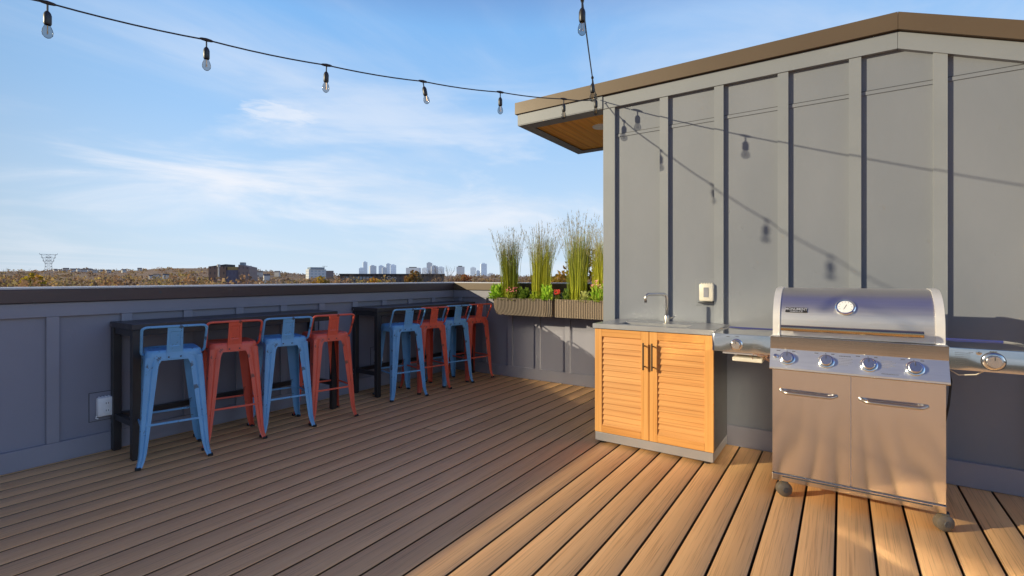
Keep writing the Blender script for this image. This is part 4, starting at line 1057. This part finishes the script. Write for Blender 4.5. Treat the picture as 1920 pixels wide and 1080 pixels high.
def leaf_tree(px, z, ytop, r_, col, label, n=260, group=None, sz=.16):
    p = at(px, z=z); ht = CAMH + (520 - ytop) / F * z; gz = GZ if z < 70 else hgt(px, z)
    o = empty('autumn_tree', (p.x, p.y, gz), label, 'tree', group)
    m = MB(); H = ht - gz
    m.tube([(0, 0, -.3), (.1, .05, H * .4), (0, .1, H * .7), (0, 0, H * .93)], [.03 * H, .022 * H, .012 * H, .004 * H], 8)
    for k in range(7):
        a = k * 2.4; z_ = H * (.45 + .06 * k); m.tube([(0, 0, z_), (r_ * .4 * math.cos(a), r_ * .4 * math.sin(a), z_ + H * .07), (r_ * .75 * math.cos(a), r_ * .75 * math.sin(a), z_ + H * .13)], [.009 * H, .006 * H, .002 * H], 5)
    m.build('trunk', M['bark'], o)
    m = MB()
    for k in range(9):
        a = k * 2.4; rr = r_ * .55 * (k > 0); c = (rr * math.cos(a), rr * math.sin(a), H - r_ * (.45 + .22 * (k % 5)))
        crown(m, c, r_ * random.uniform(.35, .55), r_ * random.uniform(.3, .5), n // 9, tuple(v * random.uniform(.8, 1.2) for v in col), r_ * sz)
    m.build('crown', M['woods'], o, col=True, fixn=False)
leaf_tree(62, 170, 512, 3.6, (.42, .28, .03), 'yellow autumn tree left of the steel pylon')
leaf_tree(700, 150, 520, 3.0, (.42, .24, .04), 'orange-yellow tree in front of the long dark building')
leaf_tree(602, 200, 517, 5.0, (.30, .18, .04), 'brown-orange tree below the white building')
leaf_tree(775, 170, 506, 3.4, (.26, .17, .06), 'tall brown tree behind the parapet corner')
leaf_tree(870, 150, 512, 3.0, (.27, .14, .06), 'russet tree right of the large bare tree')
leaf_tree(1050, 120, 507, 3.6, (.34, .22, .04), 'golden tree seen between the grass clumps', n=500, sz=.11)
leaf_tree(1092, 30, 462, 1.35, (.30, .20, .03), 'olive-gold tree close behind the tallest grass clump', n=900, sz=.075)
leaf_tree(415, 215, 524, 3.6, (.30, .20, .14), 'pale tan tree at the foot of the brick block')

def bare_tree(px, z, ytop, label, seed, spread=.5):
    rnd = random.Random(seed); p = at(px, z=z); ht = CAMH + (520 - ytop) / F * z; gz = hgt(px, z) if z > 70 else GZ; H = ht - gz
    o = empty('bare_tree', (p.x, p.y, gz), label, 'tree', 'bare trees on the skyline')
    m = MB(); tk = MB()
    tk.tube([(0, 0, -.3), (.01 * H, 0, H * .3), (0, .01 * H, H * .5)], [.02 * H, .016 * H, .012 * H], 7)
    def grow(p0, d, l, r_, dep):
        p1 = p0 + d * l; m.tube([p0, p1], [r_, r_ * .6], 3, cap=False)
        if dep == 0: return
        for k in range(3 if dep > 1 else 4):
            nd = (d + Vector((rnd.uniform(-1, 1), rnd.uniform(-1, 1), rnd.uniform(-.3, .8))) * spread).normalized()
            grow(p0.lerp(p1, rnd.uniform(.5, 1)), nd, l * rnd.uniform(.6, .8), max(r_ * .6, .018), dep - 1)
    for k in range(6):
        a = k * 1.05 + rnd.random(); grow(Vector((0, 0, H * (.38 + .025 * k))), Vector((math.cos(a) * .75, math.sin(a) * .75, .8)).normalized(), H * .21, .05, 3)
    tk.build('trunk', M['bark'], o, smooth=True); m.build('branches', M['bark'], o, fixn=False)
bare_tree(838, 140, 480, 'large bare tree standing above the skyline near the parapet corner', 1)
bare_tree(800, 190, 494, 'bare tree just left of the large bare tree', 2)
bare_tree(888, 170, 500, 'thin bare tree right of the large bare tree', 3)
bare_tree(18, 230, 496, 'thin bare tree at the far left edge', 4)
bare_tree(50, 260, 497, 'thin bare tree left of the steel pylon', 5)
bare_tree(665, 220, 503, 'small bare tree above the long dark building', 6)
random.seed(17)

def wall_mat(name, c, win=None, sx=3.5, sz=3.5, haze=0.0, hc=(.52, .60, .72)):
    """facade with rows of window openings drawn by a brick pattern"""
    m, t, b = nt(name); L = t.links.new
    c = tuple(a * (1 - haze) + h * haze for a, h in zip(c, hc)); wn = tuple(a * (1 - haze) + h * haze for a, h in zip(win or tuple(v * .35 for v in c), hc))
    tc = N(t, 'ShaderNodeTexCoord'); sp_ = N(t, 'ShaderNodeSeparateXYZ'); L(tc.outputs['Object'], sp_.inputs[0])
    ad = N(t, 'ShaderNodeMath', operation='ADD'); L(sp_.outputs[0], ad.inputs[0]); L(sp_.outputs[1], ad.inputs[1])
    cb = N(t, 'ShaderNodeCombineXYZ'); L(ad.outputs[0], cb.inputs[0]); L(sp_.outputs[2], cb.inputs[1])
    br = N(t, 'ShaderNodeTexBrick'); br.offset = 0; L(cb.outputs[0], br.inputs[0]); br.inputs['Scale'].default_value = 1
    br.inputs['Brick Width'].default_value = sx; br.inputs['Row Height'].default_value = sz; br.inputs['Mortar Size'].default_value = sz * .28
    br.inputs['Color1'].default_value = (*wn, 1); br.inputs['Color2'].default_value = (*[v * 1.3 for v in wn], 1); br.inputs['Mortar'].default_value = (*c, 1)
    L(br.outputs[0], b.inputs['Base Color']); b.inputs['Roughness'].default_value = .7; b.inputs['Specular IOR Level'].default_value = .3
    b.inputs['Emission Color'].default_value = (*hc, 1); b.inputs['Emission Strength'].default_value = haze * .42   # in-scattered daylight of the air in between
    return m
W = {}
W['brown'] = wall_mat('brown_brick_facade', (.27, .175, .13), (.10, .08, .075), 2.2, 3.0)
W['brownL'] = wall_mat('grey_brown_facade', (.28, .21, .19), (.12, .10, .11), 2.0, 3.0)
W['slate'] = wall_mat('slate_facade', (.16, .15, .20), (.09, .08, .12), 2.0, 3.0)
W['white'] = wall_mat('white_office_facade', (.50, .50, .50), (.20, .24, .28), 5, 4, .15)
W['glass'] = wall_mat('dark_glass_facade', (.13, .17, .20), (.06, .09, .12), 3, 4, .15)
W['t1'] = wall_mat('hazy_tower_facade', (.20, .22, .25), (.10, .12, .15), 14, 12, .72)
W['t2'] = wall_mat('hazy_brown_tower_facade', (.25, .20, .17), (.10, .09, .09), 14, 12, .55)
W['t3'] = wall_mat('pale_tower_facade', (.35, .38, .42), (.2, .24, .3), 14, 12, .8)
W['long'] = wall_mat('long_building_facade', (.13, .11, .10), (.06, .06, .07), 3, 3.2)
W['roof'] = pm('dark_roof', (.05, .05, .055), (.07, .065, .06), 1, .8)
W['yellow'] = pm('ochre_wall', (.42, .30, .12), (.36, .25, .10), .5, .7)
W['house'] = pm('white_house_wall', (.55, .53, .50), (.48, .46, .43), .5, .7)
W['hroof'] = pm('gray_house_roof', (.15, .14, .14), (.11, .10, .10), .5, .8)
def bld(px0, px1, ytop, z, mat, label, name='tower', cat='tower', dep=None, group=None, rz=0, parapet=True, base=None):
    c = at((px0 + px1) / 2, z=z); wd = (px1 - px0) / F * z; h = CAMH + (520 - ytop) / F * z; g0 = -12 if base is None else base
    ang = R(34) - math.atan(((px0 + px1) / 2 - 960) / F) + R(rz)
    o = empty(name, (c.x, c.y, g0), label, cat, group, ang)
    dep = dep or wd * .9
    k = math.cos(math.atan(((px0 + px1) / 2 - 960) / F)); wd *= k
    m = MB(); m.box((-wd / 2, 0, 0), (wd / 2, dep, h - g0)); m.build('walls', mat, o)
    if parapet:
        m = MB(); m.box((-wd * .3, dep * .25, h - g0 + .01), (wd * .22, dep * .7, h - g0 + (z / F) * 1.6)); m.build('roof_box', W['roof'] if z < 1500 else mat, o)
    return o, wd, dep, h - g0
# brown brick block
o, wd, dep, H = bld(390, 424, 499.5, 262, W['brown'], 'brown brick block with a white pole in front and an ochre link', 'brick_building', 'building', dep=14, rz=-20, base=-10)
m = MB(); m.prism([(-wd / 2 - .1, H), (wd / 2 + .1, H), (wd / 2 + .1, H + 1.2), (-wd / 2 + 1.5, H + .15)], -.1, dep, 'Y'); m.build('roof', W['roof'], o)
m = MB(); m.box((wd / 2 + .01, 1.0, 0), (wd / 2 + 6.2, dep - 1, H - 1.9)); m.build('link_wing', W['slate'], o)
m = MB(); m.box((wd / 2 + .6, .9, H - 1.88), (wd / 2 + 6.0, dep - 1.2, H - .2)); m.build('ochre_storey', W['yellow'], o)
m = MB(); m.prism([(wd / 2 + 6.25, 0), (wd / 2 + 11.6, 0), (wd / 2 + 11.6, H - .3), (wd / 2 + 6.25, H + 1.0)], .2, dep, 'Y'); m.build('end_wing', W['brownL'], o)
m = MB(); m.box((wd / 2 + 6.4, 2, H + .7), (wd / 2 + 8.6, 5, H + 2.3)); m.build('roof_box', W['glass'], o)
m = MB()
c = at(410, z=240); o = empty('mast', (c.x, c.y, -10), 'tall white pole standing in front of the brown brick block', 'pole')
m.tube([(0, 0, 0), (0, 0, 16.4)], [.42, .30], 10); m.build('pole', W['house'], o); m = MB(); m.tube([(0, 0, 16.4), (0, 0, 17.6)], [.75, .75], 10); m.build('head', W['house'], o)
# white office
o, wd, dep, H = bld(579, 612, 505, 700, W['white'], 'white office block with dark glass upper storey', 'office_building', 'building', dep=22, rz=12)
m = MB(); m.box((-wd * .42, -1, H + .01), (wd * .40, dep - 2, H + 2.9)); m.build('glass_storey', W['glass'], o)
m = MB(); m.box((wd / 2 + .05, 2, 0), (wd / 2 + 11, dep, H - 1.8)); m.build('annex', W['brownL'], o)
m = MB(); m.tube([(wd * .42, 4, H), (wd * .42, 4, H + 5)], .25, 5); m.tube([(wd * .30, 4, H + 4.6), (wd * .62, 4, H + 4.6)], .2, 5); m.build('crane_arm', W['roof'], o)
bld(464, 475, 500, 900, W['t3'], 'small pale teal tower right of the brown brick block', 'tower', 'tower', base=-5)
# long dark building with sign
o, wd, dep, H = bld(640, 835, 515.5, 320, W['long'], 'long low dark building with a white sign, below the towers', 'long_building', 'building', dep=16, parapet=False, rz=0)
m = MB(); m.box((-wd / 2 - .5, -1.2, H + .01), (wd / 2 + .5, dep + .5, H + .75)); m.build('roof', W['roof'], o)
for i in range(9):
    x = -wd / 2 + 1.5 + i * 2.1; m = MB(); m.box((x, -.12, H - 3.0), (x + 1.5, -.01, H - 1.2)); m.build('window', W['glass'], o)
text('Geo', 3.4, Matrix.Translation((-1.0, -.3, H - 2.0)) @ Matrix.Rotation(R(90), 4, 'X'), W['house'], o, 'sign_lettering', .05)
# far skyline, hazy
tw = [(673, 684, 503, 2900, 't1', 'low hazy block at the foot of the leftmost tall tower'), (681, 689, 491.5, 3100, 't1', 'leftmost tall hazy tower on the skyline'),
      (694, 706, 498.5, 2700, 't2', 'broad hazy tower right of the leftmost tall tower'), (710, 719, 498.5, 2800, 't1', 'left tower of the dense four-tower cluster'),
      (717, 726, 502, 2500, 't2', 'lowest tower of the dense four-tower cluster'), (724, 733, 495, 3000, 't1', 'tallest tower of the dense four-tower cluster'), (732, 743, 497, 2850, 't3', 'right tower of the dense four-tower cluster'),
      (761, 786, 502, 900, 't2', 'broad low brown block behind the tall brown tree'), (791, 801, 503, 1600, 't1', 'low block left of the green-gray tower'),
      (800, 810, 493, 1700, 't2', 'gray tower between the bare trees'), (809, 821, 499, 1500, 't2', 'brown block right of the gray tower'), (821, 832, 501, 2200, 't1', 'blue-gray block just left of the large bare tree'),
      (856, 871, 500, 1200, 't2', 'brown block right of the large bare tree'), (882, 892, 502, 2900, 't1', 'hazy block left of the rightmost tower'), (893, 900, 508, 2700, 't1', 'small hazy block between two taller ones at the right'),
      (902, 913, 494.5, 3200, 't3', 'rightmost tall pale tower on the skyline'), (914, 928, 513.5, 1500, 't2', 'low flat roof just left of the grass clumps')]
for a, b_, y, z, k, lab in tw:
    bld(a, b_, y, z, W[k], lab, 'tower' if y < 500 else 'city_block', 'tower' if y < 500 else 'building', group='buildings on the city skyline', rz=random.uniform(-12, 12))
# houses on the hillside
def house(px, py, z, wpx, lab, grp):
    p = at(px, z=z, py=py); s = wpx / F * z; ang = R(34) - math.atan((px - 960) / F) + random.uniform(-.6, .6)
    o = empty('house', (p.x, p.y, p.z - 3), lab, 'house', grp, ang)
    m = MB(); m.box((-s / 2, -s * .3, 0), (s / 2, s * .3, 3 + s * .22)); m.build('walls', W['house'], o)
    m = MB(); h = 3 + s * .22; m.prism([(-s * .34, h), (s * .34, h), (0, h + s * .26)], -s / 2 - .3, s / 2 + .3, 'X'); m.build('roof', W['hroof'], o)
for x, y in [(104, 505.5), (113, 506.5), (124, 505), (137, 506), (147, 505), (158, 506.5), (168, 506), (178, 507), (190, 507.5), (203, 508), (232, 507), (262, 504)]:
    house(x, y + 1, random.uniform(760, 880), random.uniform(5, 8), 'small white house in the row along the left hill crest', 'white houses along the hill crest')
for x, y in [(284, 519), (293, 517), (303, 519), (311, 517.5)]:
    house(x, y, random.uniform(470, 520), random.uniform(7, 9), 'small white house in the cluster left of the brick block', 'white houses left of the brick block')
for x, y in [(471, 516), (479, 521), (486, 513), (492, 526), (500, 519), (474, 527), (509, 531), (520, 512)]:
    house(x, y, random.uniform(400, 480), random.uniform(8, 12), 'pale house in the cluster right of the brick block', 'pale houses right of the brick block')
house(78, 525, 300, 9, 'single white house below the steel pylon', None)
# pylon
p = at(91, z=420); o = empty('power_pylon', (p.x, p.y, -8), 'steel lattice power pylon rising above the left woods', 'pylon', None, R(34) - math.atan((91 - 960) / F))
H = 8 + CAMH + 43 / F * 420
msteel = pm('pylon_steel', (.22, .23, .25), None, 1, .6)
def wid(u): return 3.4 * (1 - u) + 1.4 * u
for sx in (-1, 1):
    for sy in (-1, 1):
        m = MB(); m.tube([(sx * wid(0), sy * wid(0), 0), (sx * wid(.7), sy * wid(.7), H * .7), (sx * 4.6, sy * 1.0, H)], .13, 4); m.build('leg', msteel, o)
m = MB(); K = 11
for i in range(K):
    u0, u1 = i / K, (i + 1) / K
    for s in (-1, 1):
        a, b_ = wid(u0), wid(u1); m.tube([(-a, s * a, H * u0), (b_, s * b_, H * u1)], .07, 3); m.tube([(a, s * a, H * u0), (-b_, s * b_, H * u1)], .07, 3)
        m.tube([(s * a, -a, H * u0), (s * b_, b_, H * u1)], .07, 3); m.tube([(-b_, s * b_, H * u1), (b_, s * b_, H * u1)], .07, 3)
m.build('bracing', msteel, o)
for u, w_ in ((.80, 3.4), (.90, 4.4), (1.0, 5.6)):
    m = MB(); m.tube([(-w_, 0, H * u), (w_, 0, H * u)], .13, 4); m.tube([(-w_, 0, H * u), (0, 0, H * (u - .08))], .08, 3); m.tube([(w_, 0, H * u), (0, 0, H * (u - .08))], .08, 3)
    for k in (-1, 1): m.tube([(k * w_, 0, H * u), (k * w_, 0, H * u + 1.0)], .13, 3)
    m.build('crossarm', msteel, o)
